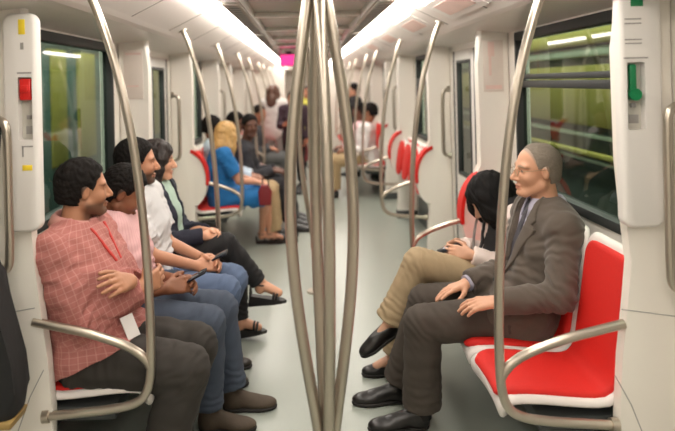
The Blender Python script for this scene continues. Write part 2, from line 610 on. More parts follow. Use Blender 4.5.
gp = 'bench end panels'
names = ['first', 'second', 'third', 'fourth']
for s, B in ((-1, LB), (1, RB)):
    for i, (a, c) in enumerate(B):
        th = .05 if i == 0 else .09
        ep = end_panel(s, a - th, th, i > 0, 'White moulded panel, near end of the %s bench, %s side' % (names[i], SIDE[s]), gp)
        if i == 0:
            yy = a - th - .0005
            seam(ep, [(s * 1.022, yy, .56), (s * 1.075, yy, .46), (s * 1.12, yy, .34), (s * 1.14, yy, .10)])
            seam(ep, [(s * 1.05, yy, .79), (s * 1.245, yy, .76)])
        end_panel(s, c, 0.09, True, 'White red-edged panel, far end of the %s bench, %s side' % (names[i], SIDE[s]), gp)


def grab_rail(s, x, y, z0, z1, label):
    t = thing('grab_rail', (s * x, y, z0), label, 'handrail', 'upright handrails beside the doors')
    b = MB(t.location)
    e = 0.055
    b.tube([(s * (x + e), y + .0, z0), (s * (x + .01), y - .004, z0 + .02), (s * x, y - .006, z0 + .09), (s * x, y - .006, (z0 + z1) / 2), (s * x, y - .006, z1 - .09), (s * (x + .01), y - .004, z1 - .02), (s * (x + e), y, z1)], 0.0155, n=14)
    b.build('bar', M_STEEL, t)
    for z in (z0, z1):
        b = MB(t.location)
        b.cyl((s * (x + e - .012), y, z), (s * (x + e + .012), y, z), .026)
        b.build('mount', M_STEEL, t)


grab_rail(1, 1.17, 2.13, 0.88, 1.50, 'Upright steel handrail at the right edge beside the green emergency handle')
grab_rail(-1, 1.088, 2.27, 0.95, 1.50, 'Upright steel handrail at the left edge beside the red emergency handle')
n_of = ['first', 'second', 'third']
for i in range(3):
    grab_rail(1, 1.14, RB[i][1] + 0.30, 0.95, 1.52, 'Upright steel handrail on the right just past the %s bench' % n_of[i])
    grab_rail(-1, 1.14, LB[i][1] + 0.30, 0.95, 1.52, 'Upright steel handrail on the left just past the %s bench' % n_of[i])
    grab_rail(1, 1.14, RB[i + 1][0] - 0.25, 0.95, 1.52, 'Upright steel handrail on the right just before the %s bench' % names[i + 1])
    grab_rail(-1, 1.14, LB[i + 1][0] - 0.25, 0.95, 1.52, 'Upright steel handrail on the left just before the %s bench' % names[i + 1])


# ------------------------------------------------------------------ grab poles with armrest loops
def grab_pole(s, y, label):
    t = thing('grab_pole', (s * 0.64, y, 0.4), label, 'grab pole', 'curved grab poles with armrest loops')
    def q(L): return [(s * x, y, z) for x, z in L]
    b = MB(t.location)
    b.tube(q([(.832, 1.972), (.79, 1.868), (.728, 1.664), (.678, 1.417), (.648, 1.17), (.632, .95), (.626, .80), (.624, .64), (.630, .52), (.652, .455), (.70, .422), (.79, .405), (.92, .393), (1.03, .385)]), 0.0165, n=16, res=10)
    b.build('pole', M_STEEL, t)
    b = MB(t.location)
    b.tube(q([(.626, .555), (.640, .580), (.672, .613), (.735, .648), (.85, .688), (.96, .715), (1.06, .738)]), 0.0165, n=16, res=10)
    b.build('armrest', M_STEEL, t)
    for p in (((s * .836, y, 1.982), (s * .826, y, 1.957), 0.03), ((s * 1.005, y, .387), (s * 1.03, y, .385), 0.025)):
        b = MB(t.location)
        b.cyl(*p)
        b.build('collar', M_STEEL, t)


for s, B in ((1, RB), (-1, LB)):
    for i, (a, c) in enumerate(B):
        grab_pole(s, a - 0.045, 'Curved steel grab pole with armrest, near end of %s bench, %s side' % (names[i], SIDE[s]))
        grab_pole(s, c + 0.045, 'Curved steel grab pole with armrest, far end of %s bench, %s side' % (names[i], SIDE[s]))


def centre_post(cx, cy, label):
    t = thing('grab_post', (cx, cy, 0), label, 'grab post')
    zs = np.linspace(0.36, 2.02, 15)
    for k, ang in enumerate((8, 100, 188, 280)):
        ca, sa = math.cos(math.radians(ang)), math.sin(math.radians(ang))
        b = MB(t.location)
        pts = []
        for z in zs:
            r = 0.010 + 0.092 * max(0, math.cos(math.pi * max(-1, min(1, (z - 1.19) / 0.84)) / 2)) ** 1.25
            pts.append((cx + r * ca, cy + r * sa, z))
        b.tube(pts, 0.0185, n=16, res=5)
        b.build('bowed_bar', M_STEEL, t)
    b = MB(t.location)
    b.cyl((cx, cy, 0), (cx, cy, 0.40), 0.024); b.cyl((cx, cy, 0.0), (cx, cy, 0.012), 0.07); b.cyl((cx, cy, .34), (cx, cy, .41), .036)
    b.build('foot', M_STEEL, t)
    b = MB(t.location)
    b.cyl((cx, cy, 1.98), (cx, cy, 2.085), 0.024); b.cyl((cx, cy, 2.07), (cx, cy, 2.085), 0.07); b.cyl((cx, cy, 1.97), (cx, cy, 2.03), .036)
    b.build('head_socket', M_STEEL, t)


centre_post(0.015, 2.05, 'Steel grab post of four bowed bars in the middle foreground')
centre_post(0.02, 4.9, 'Steel grab post of bowed bars farther down the aisle, behind the foreground post')


# ------------------------------------------------------------------ seats
PROF = [(.675, .375), (.652, .40), (.655, .428), (.69, .447), (.78, .446), (.90, .434), (1.0, .428), (1.055, .445), (1.09, .50), (1.108, .60), (1.128, .73), (1.145, .85), (1.158, .925), (1.175, .955)]


def crv(pts, n):
    pts = [V(*p) for p in pts]
    out = []
    m = len(pts)
    for i in range(m - 1):
        p1, p2 = pts[i], pts[i + 1]
        p0 = pts[i - 1] if i else 2 * p1 - p2
        p3 = pts[i + 2] if i + 2 < m else 2 * p2 - p1
        for k in range(8):
            t = k / 8
            out.append(.5 * (2 * p1 + (-p0 + p2) * t + (2 * p0 - 5 * p1 + 4 * p2 - p3) * t * t + (-p0 + 3 * p1 - 3 * p2 + p3) * t ** 3))
    out.append(pts[-1])
    out = np.array(out)
    L = np.r_[0, np.cumsum(np.linalg.norm(np.diff(out, axis=0), axis=1))]
    q = np.linspace(0, L[-1], n)
    return np.c_[np.interp(q, L, out[:, 0]), np.interp(q, L, out[:, 1])], L[-1]


PC, PLEN = crv(PROF, 90)
TT = np.linspace(0, PLEN, 90)


def sheet(org, s, yc, t0, t1, half, rad, top, bot, puff=0.0, nu=40, nv=17):
    """closed slab following the seat curve between arclengths t0..t1, rounded corners"""
    tg = np.gradient(PC, axis=0)
    tg /= np.linalg.norm(tg, axis=1)[:, None]
    nr = np.c_[-tg[:, 1], tg[:, 0]]      # up / towards the sitter
    ts = t0 + (t1 - t0) * (0.5 - 0.5 * np.cos(np.linspace(0, math.pi, nu)))
    vs, fs = [], []
    for layer in (0, 1):
        for tt in ts:
            e = min(tt - t0, t1 - tt)
            w = half if e >= rad else half - rad + math.sqrt(max(rad * rad - (rad - e) ** 2, 0))
            x, z = np.interp(tt, TT, PC[:, 0]), np.interp(tt, TT, PC[:, 1])
            nx, nz = np.interp(tt, TT, nr[:, 0]), np.interp(tt, TT, nr[:, 1])
            for j in range(nv):
                v = -math.cos(math.pi * j / (nv - 1))
                h = top if layer == 0 else bot
                if layer == 0:
                    ed = min(1.0, min(e, w * (1 - abs(v))) / 0.02)
                    h = bot + 0.3 * (top - bot) + (top - bot) * .7 * math.sqrt(max(0, 1 - (1 - ed) ** 2)) + puff * (1 - v * v) * math.sin(math.pi * (tt - t0) / (t1 - t0))
                dish = 0.012 * v * v
                vs.append(V(s * (x + nx * (h + dish)), yc + v * w, z + nz * (h + dish)) - V(*org))
    N = nu * nv
    for i in range(nu - 1):
        for j in range(nv - 1):
            a = i * nv + j
            fs.append((a, a + 1, a + nv + 1, a + nv)); fs.append((N + a, N + a + nv, N + a + nv + 1, N + a + 1))
    for i in range(nu - 1):
        for j in (0, nv - 1):
            a = i * nv + j
            fs.append((a, a + nv, N + a + nv, N + a))
    for j in range(nv - 1):
        for i in (0, nu - 1):
            a = i * nv + j
            fs.append((a, a + 1, N + a + 1, N + a))
    me = mesh_from(vs, fs)
    b = bmesh.new(); b.from_mesh(me)
    bmesh.ops.remove_doubles(b, verts=b.verts[:], dist=2e-4)
    bmesh.ops.recalc_face_normals(b, faces=b.faces[:])
    b.to_mesh(me); b.free()
    return me


def seat(s, yc, half, label, group):
    t = thing('metro_seat', (s * 0.95, yc, 0.36), label, 'seat', group)
    o = t.location
    link('shell', sheet(o, s, yc, 0, PLEN, half, 0.07, 0.006, -0.02), M_SHELL, t, True)
    link('cushion', sheet(o, s, yc, 0.065, PLEN - 0.035, half - 0.026, 0.065, 0.022, 0.0, 0.004, nu=60), M_RED, t, True)


def rounded(x0, x1, z0, z1, r, n=5):
    pts = []
    for cx, cz, a0 in ((x1 - r, z1 - r, 0), (x0 + r, z1 - r, 90), (x0 + r, z0 + r, 180), (x1 - r, z0 + r, 270)):
        for k in range(n + 1):
            a = math.radians(a0 + 90 * k / n)
            pts.append((cx + r * math.cos(a), cz + r * math.sin(a)))
    return pts


def tip_up_seat(s, yc, half, label, group):
    t = thing('tip_up_seat', (s * 1.05, yc, 0.5), label, 'seat', group)
    o = t.location
    link('shell', sheet(o, s, yc, .50, PLEN, half, 0.07, 0.006, -0.02), M_SHELL, t, True)
    link('back_pad', sheet(o, s, yc, .53, PLEN - 0.035, half - 0.03, 0.07, 0.022, 0.0, 0.004), M_RED, t, True)
    for nm, m, off, th, grow in (('folded_pan', M_SHELL, 0.0, .05, 0), ('pan_pad', M_RED, -.02, .021, -.025)):
        b = MB()
        pr = rounded(-half + .01 - grow, half - .01 + grow, -.21 - grow, .21 + grow, .12)
        b.prism(pr, 'x', off, off + th, .012)
        for v in b.bm.verts:
            a_ = .16
            x_, z_ = v.co.x, v.co.z
            xx, zz = x_ * math.cos(a_) + z_ * math.sin(a_), z_ * math.cos(a_) - x_ * math.sin(a_)
            v.co = Vector((s * (xx + 1.035) - o[0], v.co.y, zz + .735 - o[2]))
        bmesh.ops.recalc_face_normals(b.bm, faces=b.bm.faces[:])
        b.build(nm, m, t)


WHO = {(1, 0): ['Empty red and white metro seat in front of the suited man', 'Red and white metro seat under the man in the brown suit', 'Red and white metro seat under the bowed woman in khaki', 'Red and white metro seat beyond the bowed woman, against the end panel'],
       (-1, 0): ['Metro seat under the man in the red plaid shirt', 'Metro seat under the man in the pale pink shirt', 'Metro seat under the man in the white polo', 'Metro seat under the woman in the navy cardigan']}
for s, B in ((1, RB), (-1, LB)):
    for i, (a, c) in enumerate(B):
        pitch = (c - a) / 4
        for k in range(4):
            lab = WHO.get((s, i), None)
            lab = lab[k] if lab else 'Red and white seat, %s from the viewer on the %s bench, %s side' % (['first', 'second', 'third', 'fourth'][k], names[i], SIDE[s])
            (tip_up_seat if (s, i) == (1, 1) else seat)(s, a + pitch * (k + .5), pitch / 2 - 0.006, lab, 'moulded red and white bench seats')
        if (s, i) == (1, 1): continue
        b = MB((s * 1.1, (a + c) / 2, .3))
        b.box(min(s * .78, s * 1.245), max(s * .78, s * 1.245), a + .02, c - .02, .33, .385, .01)
        for y in (a + .35, c - .35):
            b.prism([(s * 1.25, .12), (s * 1.25, .36), (s * .9, .36)], 'y', y - .02, y + .02)
        o = b.build('seat_support', M_BEAM)
        o.location = (s * 1.1, (a + c) / 2, .3)
        tag(o, 'Dark grey support frame under the %s bench on the %s side' % (names[i], SIDE[s]), 'bench support', 'support frames under the benches')


# ------------------------------------------------------------------ emergency boxes
def emergency(s, y, x0, x1, handle_mat, label, green):
    """moulded cover on the face of the first end panel"""
    xa, xb = sorted((s * x0, s * x1))
    t = thing('emergency_unit', ((xa + xb) / 2, y, 1.08), label, 'emergency handle')
    o = t.location
    # cover with a real recess: frame of four pieces
    w0, w1 = (xa + .020, xa + .082) if green else (xb - .070, xb - .018)
    z0, z1 = 1.415, 1.645
    yf, yb = y - .045, y
    b = MB(o)
    prof = rounded(xa, xb, 1.08, 1.88, .035)
    n = len(prof)
    # front with a hole, ring-stitched to the outer outline
    inner = rounded(w0, w1, z0, z1, .006)
    bm = b.bm
    def ring(pts, yy): return [bm.verts.new((p[0], yy, p[1])) for p in pts]
    shr = lambda k: [((p[0] - (xa + xb) / 2) * (1 - k / ((xb - xa) / 2)) + (xa + xb) / 2, (p[1] - 1.48) * (1 - k / .4) + 1.48) for p in prof]
    rs = [ring(prof, yb), ring(prof, yf + .012), ring(shr(.004), yf + .004), ring(shr(.012), yf), ring(inner, yf), ring(inner, yb - .008)]
    for A, B_ in zip(rs[:-1], rs[1:]):
        for k2 in range(n):
            bm.faces.new((A[k2], A[(k2 + 1) % n], B_[(k2 + 1) % n], B_[k2]))
    bmesh.ops.recalc_face_normals(bm, faces=bm.faces[:])
    b.build('cover', M_WHITE2, t)
    b = MB(o); b.box(w0 - .002, w1 + .002, yb - .009, yb - .005, z0 - .002, z1 + .002); b.build('recess_back', M_RECESS, t)
    cx = (w0 + w1) / 2
    b = MB(o)
    if green:
        b.box(cx - .018, cx + .006, yf + .006, yf + .026, z1 - .10, z1 - .006, .006)
        b.cyl((cx - .003, yf - .002, z1 - .11), (cx - .003, yf + .03, z1 - .11), .021)
    else:
        b.box(w0 + .004, w1 - .006, yf + .002, yf + .03, z1 - .085, z1 - .006, .006)
        b.box(w0 + .010, w1 - .012, yf - .008, yf + .004, z1 - .055, z1 - .03, .004)
    b.build('handle', handle_mat, t)
    b = MB(o)
    b.box(cx - .012, cx + .022, yb - .012, yb - .006, z0 + .02, z0 + .05, .001); b.build('lock_plate', M_GREY, t)
    b = MB(o); b.box(cx - .006, cx + .01, yb - .02, yb - .006, z0 + .075, z0 + .09, .002)
    b.build('lock_plug', M_GREY, t)
    b = MB(o)
    if green:
        bars = [(w0 - .005, w1 - .01, zz, zz + .004) for zz in (1.79, 1.775, 1.72, 1.707)] + [(w0 - .01, w1 + .01, z1 + .012, z1 + .017)]
    else:
        bars = [(w0, w1, z1 + .012, z1 + .018), (cx - .012, cx, 1.745, 1.77), (w0 + .012, w1, z0 - .025, z0 - .02), (w0 + .012, w0 + .018, z0 - .06, z0 - .02)]
    for (p0, p1, q0, q1) in bars:
        b = MB(o); b.box(p0, p1, yf - .0015, yf + .001, q0, q1); b.build('printed_line', M_GREY, t, smooth=False)
    b = MB(o)
    if green:
        b.box(cx - .014, cx + .028, yf - .002, yf + .001, 1.835, 1.865, .001)
        b.build('green_sticker', M_GREENP, t)
    else:
        b.box(cx - .018, cx + .006, yf - .002, yf + .001, 1.80, 1.855, .001)
        b.build('yellow_sticker', M_YELLOW, t)
        b = MB(o)
        b.box(cx - .014, cx + .022, yf - .002, yf + .001, 1.305, 1.325, .001)
        b.build('yellow_sticker', M_YELLOW, t)


emergency(1, 2.22, 1.045, 1.188, M_GREENP, 'White emergency unit with green handle on the near right panel', True)
emergency(-1, 2.37, 1.005, 1.13, M_REDP, 'White emergency unit with red handle on the near left panel', False)

# posters on the far end panels of the first benches
for s, y, lab in ((1, RB[0][1], 'Pale reddish route poster on the end panel behind the bowed woman'), (-1, LB[0][1], 'Pale framed poster on the end panel behind the navy cardigan woman')):
    x0, x1 = sorted((s * 1.085, s * 1.21))
    t = thing('poster', ((x0 + x1) / 2, y, 1.52), lab, 'poster')
    b = MB(t.location); b.box(x0, x1, y - .006, y - .0005, 1.52, 1.84, .002); b.build('sheet', M_PAPER, t)
    bars = [(x0 + .03, x0 + .07, 1.74, 1.83), (x0 + .035, x0 + .05, 1.62, 1.74), (x0 + .012, x1 - .012, 1.535, 1.56)] if s > 0 else [(x0 + .012, x1 - .012, 1.81, 1.822), (x0 + .02, x1 - .03, 1.60, 1.61)]
    for (p0, p1, q0, q1) in bars:
        b = MB(t.location); b.box(p0, p1, y - .0075, y - .005, q0, q1); b.build('print', M_PINK, t, smooth=False)

# black bag hanging by the near left panel
t = thing('shoulder_bag', (-1.13, 2.16, .36), 'Black cloth bag with tan bottom trim hanging at the left edge', 'bag')
o = t.location
b = MB(o)
sil = [(-1.215, 1.06), (-1.15, 1.10), (-1.085, 1.08), (-1.058, .98), (-1.045, .90), (-1.015, .78), (-.995, .70), (-.985, .60), (-.99, .53), (-1.01, .50), (-1.10, .495), (-1.215, .50), (-1.235, .60), (-1.235, .95)]
b.prism([(x - .018, z) for x, z in sil], 'y', 2.09, 2.21, .035)
b.build('bag_body', mat('black_bag_cloth', (24, 24, 25), .8, noise=.2, nscale=30, bump=.3, bscale=60), t)
b = MB(o)
b.prism([(-1.24, .485), (-1.02, .487), (-1.01, .515), (-1.24, .512)], 'y', 2.083, 2.217, .012)
b.build('bottom_trim', mat('tan_trim', (150, 122, 70), .6), t)
b = MB(o)
b.tube([(-1.19, 2.15, 1.02), (-1.135, 2.2, 1.3), (-1.118, 2.27, 1.475), (-1.10, 2.2, 1.3), (-1.09, 2.15, 1.02)], .008, n=8)
b.build('strap', mat('bag_strap', (28, 27, 27), .8), t)


# ------------------------------------------------------------------ soft bodies: distance fields meshed with surface nets
class F:
    def __init__(s, lo, hi, h):
        s.h = h
        s.lo = np.floor(V(*lo) / h) * h
        s.n = np.ceil((V(*hi) - s.lo) / h).astype(int) + 1
        s.D = np.full(s.n, 0.4, np.float32)
        s.ax = [(s.lo[i] + h * np.arange(s.n[i])).astype(np.float32) for i in range(3)]

    def _sub(s, lo, hi, pad):
        a = np.maximum(np.floor((V(*lo) - pad - s.lo) / s.h).astype(int), 0)
        b = np.minimum(np.ceil((V(*hi) + pad - s.lo) / s.h).astype(int) + 1, s.n)
        if np.any(b <= a):
            return None, None
        sl = tuple(slice(a[i], b[i]) for i in range(3))
        return sl, (s.ax[0][sl[0]][:, None, None], s.ax[1][sl[1]][None, :, None], s.ax[2][sl[2]][None, None, :])

    def apply(s, lo, hi, fn, k=0.0, mode='add', pad=0.02):
        sl, g = s._sub(lo, hi, pad + k + 2 * s.h)
        if sl is None:
            return s
        d = fn(*g).astype(np.float32)
        D = s.D[sl]
        if mode == 'add':
            if k > 0:
                h = np.clip(.5 + .5 * (D - d) / k, 0, 1)
                s.D[sl] = D * (1 - h) + d * h - k * h * (1 - h)
            else:
                s.D[sl] = np.minimum(D, d)
        else:
            d = -d
            if k > 0:
                h = np.clip(.5 - .5 * (D - d) / k, 0, 1)
                s.D[sl] = D * (1 - h) + d * h + k * h * (1 - h)
            else:
                s.D[sl] = np.maximum(D, d)
        return s

    def cone(s, a, b, ra, rb, k=0.0, mode='add', lat=None, ratio=1.0):
        a, b = V(*a), V(*b)
        R = max(ra, rb) * max(1, ratio)
        lo, hi = np.minimum(a, b) - R, np.maximum(a, b) + R
        ab = b - a
        if lat is not None:
            lat = nrm(lat)
            c = (1 / ratio - 1)
            ab = ab + lat * np.dot(ab, lat) * c
        L2 = max(np.dot(ab, ab), 1e-12)

        def fn(x, y, z):
            px, py, pz = x - a[0], y - a[1], z - a[2]
            if lat is not None:
                q = (px * lat[0] + py * lat[1] + pz * lat[2]) * c
                px, py, pz = px + lat[0] * q, py + lat[1] * q, pz + lat[2] * q
            t = np.clip((px * ab[0] + py * ab[1] + pz * ab[2]) / L2, 0, 1)
            return np.sqrt((px - t * ab[0]) ** 2 + (py - t * ab[1]) ** 2 + (pz - t * ab[2]) ** 2) - (ra + (rb - ra) * t)
        return s.apply(lo, hi, fn, k, mode)

    def chain(s, pts, rs, k=0.0, k0=None, mode='add'):
        for i in range(len(pts) - 1):
            s.cone(pts[i], pts[i + 1], rs[i], rs[i + 1], (k0 if (i == 0 and k0 is not None) else k), mode)
        return s

    def ell(s, c, r, R=None, k=0.0, mode='add'):
        c, r = V(*c), V(*r)
        R = np.eye(3) if R is None else R
        m = max(r)

        def fn(x, y, z):
            p = (x - c[0], y - c[1], z - c[2])
            q = [R[i][0] * p[0] + R[i][1] * p[1] + R[i][2] * p[2] for i in range(3)]
            k0 = np.sqrt((q[0] / r[0]) ** 2 + (q[1] / r[1]) ** 2 + (q[2] / r[2]) ** 2)
            k1 = np.sqrt((q[0] / r[0] ** 2) ** 2 + (q[1] / r[1] ** 2) ** 2 + (q[2] / r[2] ** 2) ** 2)
            return k0 * (k0 - 1) / np.maximum(k1, 1e-6)
        return s.apply(c - m, c + m, fn, k, mode)

    def cut(s, c, rad, n, k=0.0):
        """removes, within rad of c, everything on the +n side of the plane through c"""
        c, n = V(*c), nrm(n)

        def fn(x, y, z):
            p = (x - c[0], y - c[1], z - c[2])
            return np.maximum(-(p[0] * n[0] + p[1] * n[1] + p[2] * n[2]), np.sqrt(p[0] ** 2 + p[1] ** 2 + p[2] ** 2) - rad)
        return s.apply(c - rad, c + rad, fn, k, 'sub', pad=0)

    def poly(s, org, R, pts, f0, mode, rad=.6, shell=None):
        """prism of a 2-D outline in (left, up) of frame R=(F,L,U), kept where forward > f0.
        mode 'sub' removes it; 'shell' keeps only a skin of the present field inside it"""
        org = V(*org)
        P2 = np.array(pts, float)
        sl, g = s._sub(org - rad, org + rad, 0)
        p = (g[0] - org[0], g[1] - org[1], g[2] - org[2])
        f, l, u = [(R[i][0] * p[0] + R[i][1] * p[1] + R[i][2] * p[2]) for i in range(3)]
        d2 = np.full(f.shape, 9.0, np.float32)
        inside = np.zeros(f.shape, bool)
        n = len(P2)
        for i in range(n):
            a, b = P2[i], P2[(i + 1) % n]
            e = b - a
            t = np.clip(((l - a[0]) * e[0] + (u - a[1]) * e[1]) / max(e @ e, 1e-9), 0, 1)
            d2 = np.minimum(d2, (l - a[0] - t * e[0]) ** 2 + (u - a[1] - t * e[1]) ** 2)
            c = ((a[1] > u) != (b[1] > u))
            if abs(e[1]) > 1e-9:
                inside ^= c & (l < (u - a[1]) / e[1] * e[0] + a[0])
        d = np.sqrt(d2) * np.where(inside, -1, 1)
        d = np.maximum(d, f0 - f)
        if mode == 'sub':
            s.D[sl] = np.maximum(s.D[sl], -d)
        else:
            sub = np.maximum(np.maximum(s.D[sl] - shell[0], -(s.D[sl] + shell[1])), d)
            s.D[:] = .4
            s.D[sl] = sub
        return s

    def copy(s):
        o = F.__new__(F)
        o.h, o.lo, o.n, o.ax, o.D = s.h, s.lo, s.n, s.ax, s.D.copy()
        return o

    def net(s):
        D = s.D
        D[0] = D[-1] = .4; D[:, 0] = D[:, -1] = .4; D[:, :, 0] = D[:, :, -1] = .4
        ins = D < 0
        nx, ny, nz = D.shape
        cnt = np.zeros((nx - 1, ny - 1, nz - 1), np.int8)
        for dx in (0, 1):
            for dy in (0, 1):
                for dz in (0, 1):
                    cnt += ins[dx:nx - 1 + dx, dy:ny - 1 + dy, dz:nz - 1 + dz]
        ci = np.argwhere((cnt > 0) & (cnt < 8))
        idx = np.full(cnt.shape, -1, np.int64)
        idx[ci[:, 0], ci[:, 1], ci[:, 2]] = np.arange(len(ci))
        acc = np.zeros((len(ci), 3)); m = np.zeros(len(ci))
        corners = [(a, b, c) for a in (0, 1) for b in (0, 1) for c in (0, 1)]
        val = {c: D[ci[:, 0] + c[0], ci[:, 1] + c[1], ci[:, 2] + c[2]].astype(float) for c in corners}
        for c in corners:
            for ax in range(3):
                if c[ax]: continue
                e = list(c); e[ax] = 1; e = tuple(e)
                a, b = val[c], val[e]
                w = (a < 0) != (b < 0)
                t = np.where(w, a / np.where(w, a - b, 1), 0)
                p = np.tile(V(*c), (len(ci), 1)); p[:, ax] = t
                acc += p * w[:, None]; m += w
        vs = s.lo + (ci + acc / m[:, None]) * s.h
        quads = []
        for ax in range(3):
            u, v = [(1, 2), (2, 0), (0, 1)][ax]
            A = [slice(1, -1)] * 3; A[ax] = slice(0, -1)
            B = [slice(1, -1)] * 3; B[ax] = slice(1, None)
            a, b = ins[tuple(A)], ins[tuple(B)]
            for flag, flip in ((a & ~b, False), (~a & b, True)):
                e = np.argwhere(flag)
                off = np.ones(3, int); off[ax] = 0
                e = e + off
                du = np.zeros(3, int); du[u] = 1
                dv = np.zeros(3, int); dv[v] = 1
                q = [e - du - dv, e - dv, e, e - du]
                q = np.stack([idx[x[:, 0], x[:, 1], x[:, 2]] for x in q], 1)
                quads.append(q[:, ::-1] if flip else q)
        return vs, np.concatenate(quads)


def folds(p, wl, seed):
    rng = np.random.RandomState(seed)
    out = np.zeros(len(p))
    for i in range(6):
        kv = nrm(rng.normal(size=3)) * 2 * math.pi / (wl * rng.uniform(.7, 1.6))
        qv = nrm(rng.normal(size=3)) * 2 * math.pi / (wl * 2.2)
        out += np.sin(p @ kv + 1.8 * np.sin(p @ qv + i) + rng.uniform(0, 6))
    return out / 3.0


def solid(f, name, material, parent, wrinkle=0.0, wl=.07, seed=1, creases=(), tint=None, wmask=None, keep_largest=True):
    vs, q = f.net()
    if keep_largest and len(vs):
        lab = np.arange(len(vs))
        e = np.concatenate([q[:, [0, 1]], q[:, [1, 2]], q[:, [2, 3]]])
        for _ in range(400):
            m = np.minimum(lab[e[:, 0]], lab[e[:, 1]])
            old = lab.copy()
            np.minimum.at(lab, e[:, 0], m); np.minimum.at(lab, e[:, 1], m)
            lab = lab[lab]
            if np.array_equal(old, lab): break
        u, c = np.unique(lab, return_counts=True)
        good = u[c >= max(60, .02 * len(vs))] if keep_largest == 'some' else u[[np.argmax(c)]]
        kv = np.isin(lab, good)
        ren = np.cumsum(kv) - 1
        q = ren[q[kv[q[:, 0]]]]
        vs = vs[kv]
    org = V(*parent_origin(parent))
    me = bpy.data.meshes.new(name)
    me.vertices.add(len(vs)); me.loops.add(len(q) * 4); me.polygons.add(len(q))
    me.vertices.foreach_set('co', (vs - org).ravel())
    me.loops.foreach_set('vertex_index', q.ravel().astype(np.int32))
    me.polygons.foreach_set('loop_start', np.arange(0, len(q) * 4, 4, dtype=np.int32))
    me.update(calc_edges=True)
    me.validate()
    if wrinkle or creases:
        nn = np.zeros(len(vs) * 3); me.vertex_normals.foreach_get('vector', nn); nn = nn.reshape(-1, 3)
        d = wrinkle * folds(vs, wl, seed) if wrinkle else np.zeros(len(vs))
        for (c, axis, rad, amp, per) in creases:
            c = V(*c); r = vs - c
            fall = np.exp(-(np.sum(r * r, 1) / rad ** 2))
            sc = r @ nrm(axis)
            d += amp * fall * np.sin(2 * math.pi * sc / per + 1.6 * np.sin((r @ V(31, 23, 17))) + 1.1 * folds(vs, .09, seed + 3))
        if wmask is not None: d *= wmask(vs)
        me.vertices.foreach_set('co', (vs - org + nn * d[:, None]).ravel())
        me.update()
    if tint is not None:
        c = tint(vs)
        at = me.color_attributes.new('Tint', 'FLOAT_COLOR', 'POINT')
        at.data.foreach_set('color', np.c_[c, np.ones(len(vs))].ravel())
    return link(name, me, material, parent, True)


def parent_origin(o):
    p = V(0, 0, 0)
    while o is not None:
        p = p + V(*o.location)
        o = o.parent
    return p


def ik(a, c, l1, l2, hint):
    a, c, hint = V(*a), V(*c), V(*hint)
    d = np.linalg.norm(c - a)
    d2 = min(d, (l1 + l2) * .995)
    u = nrm(c - a)
    c = a + u * d2
    x = (l1 * l1 - l2 * l2 + d2 * d2) / (2 * d2)
    hgt = math.sqrt(max(l1 * l1 - x * x, 1e-6))
    w = hint - a
    w = nrm(w - u * np.dot(w, u))
    return a + u * x + w * hgt, c


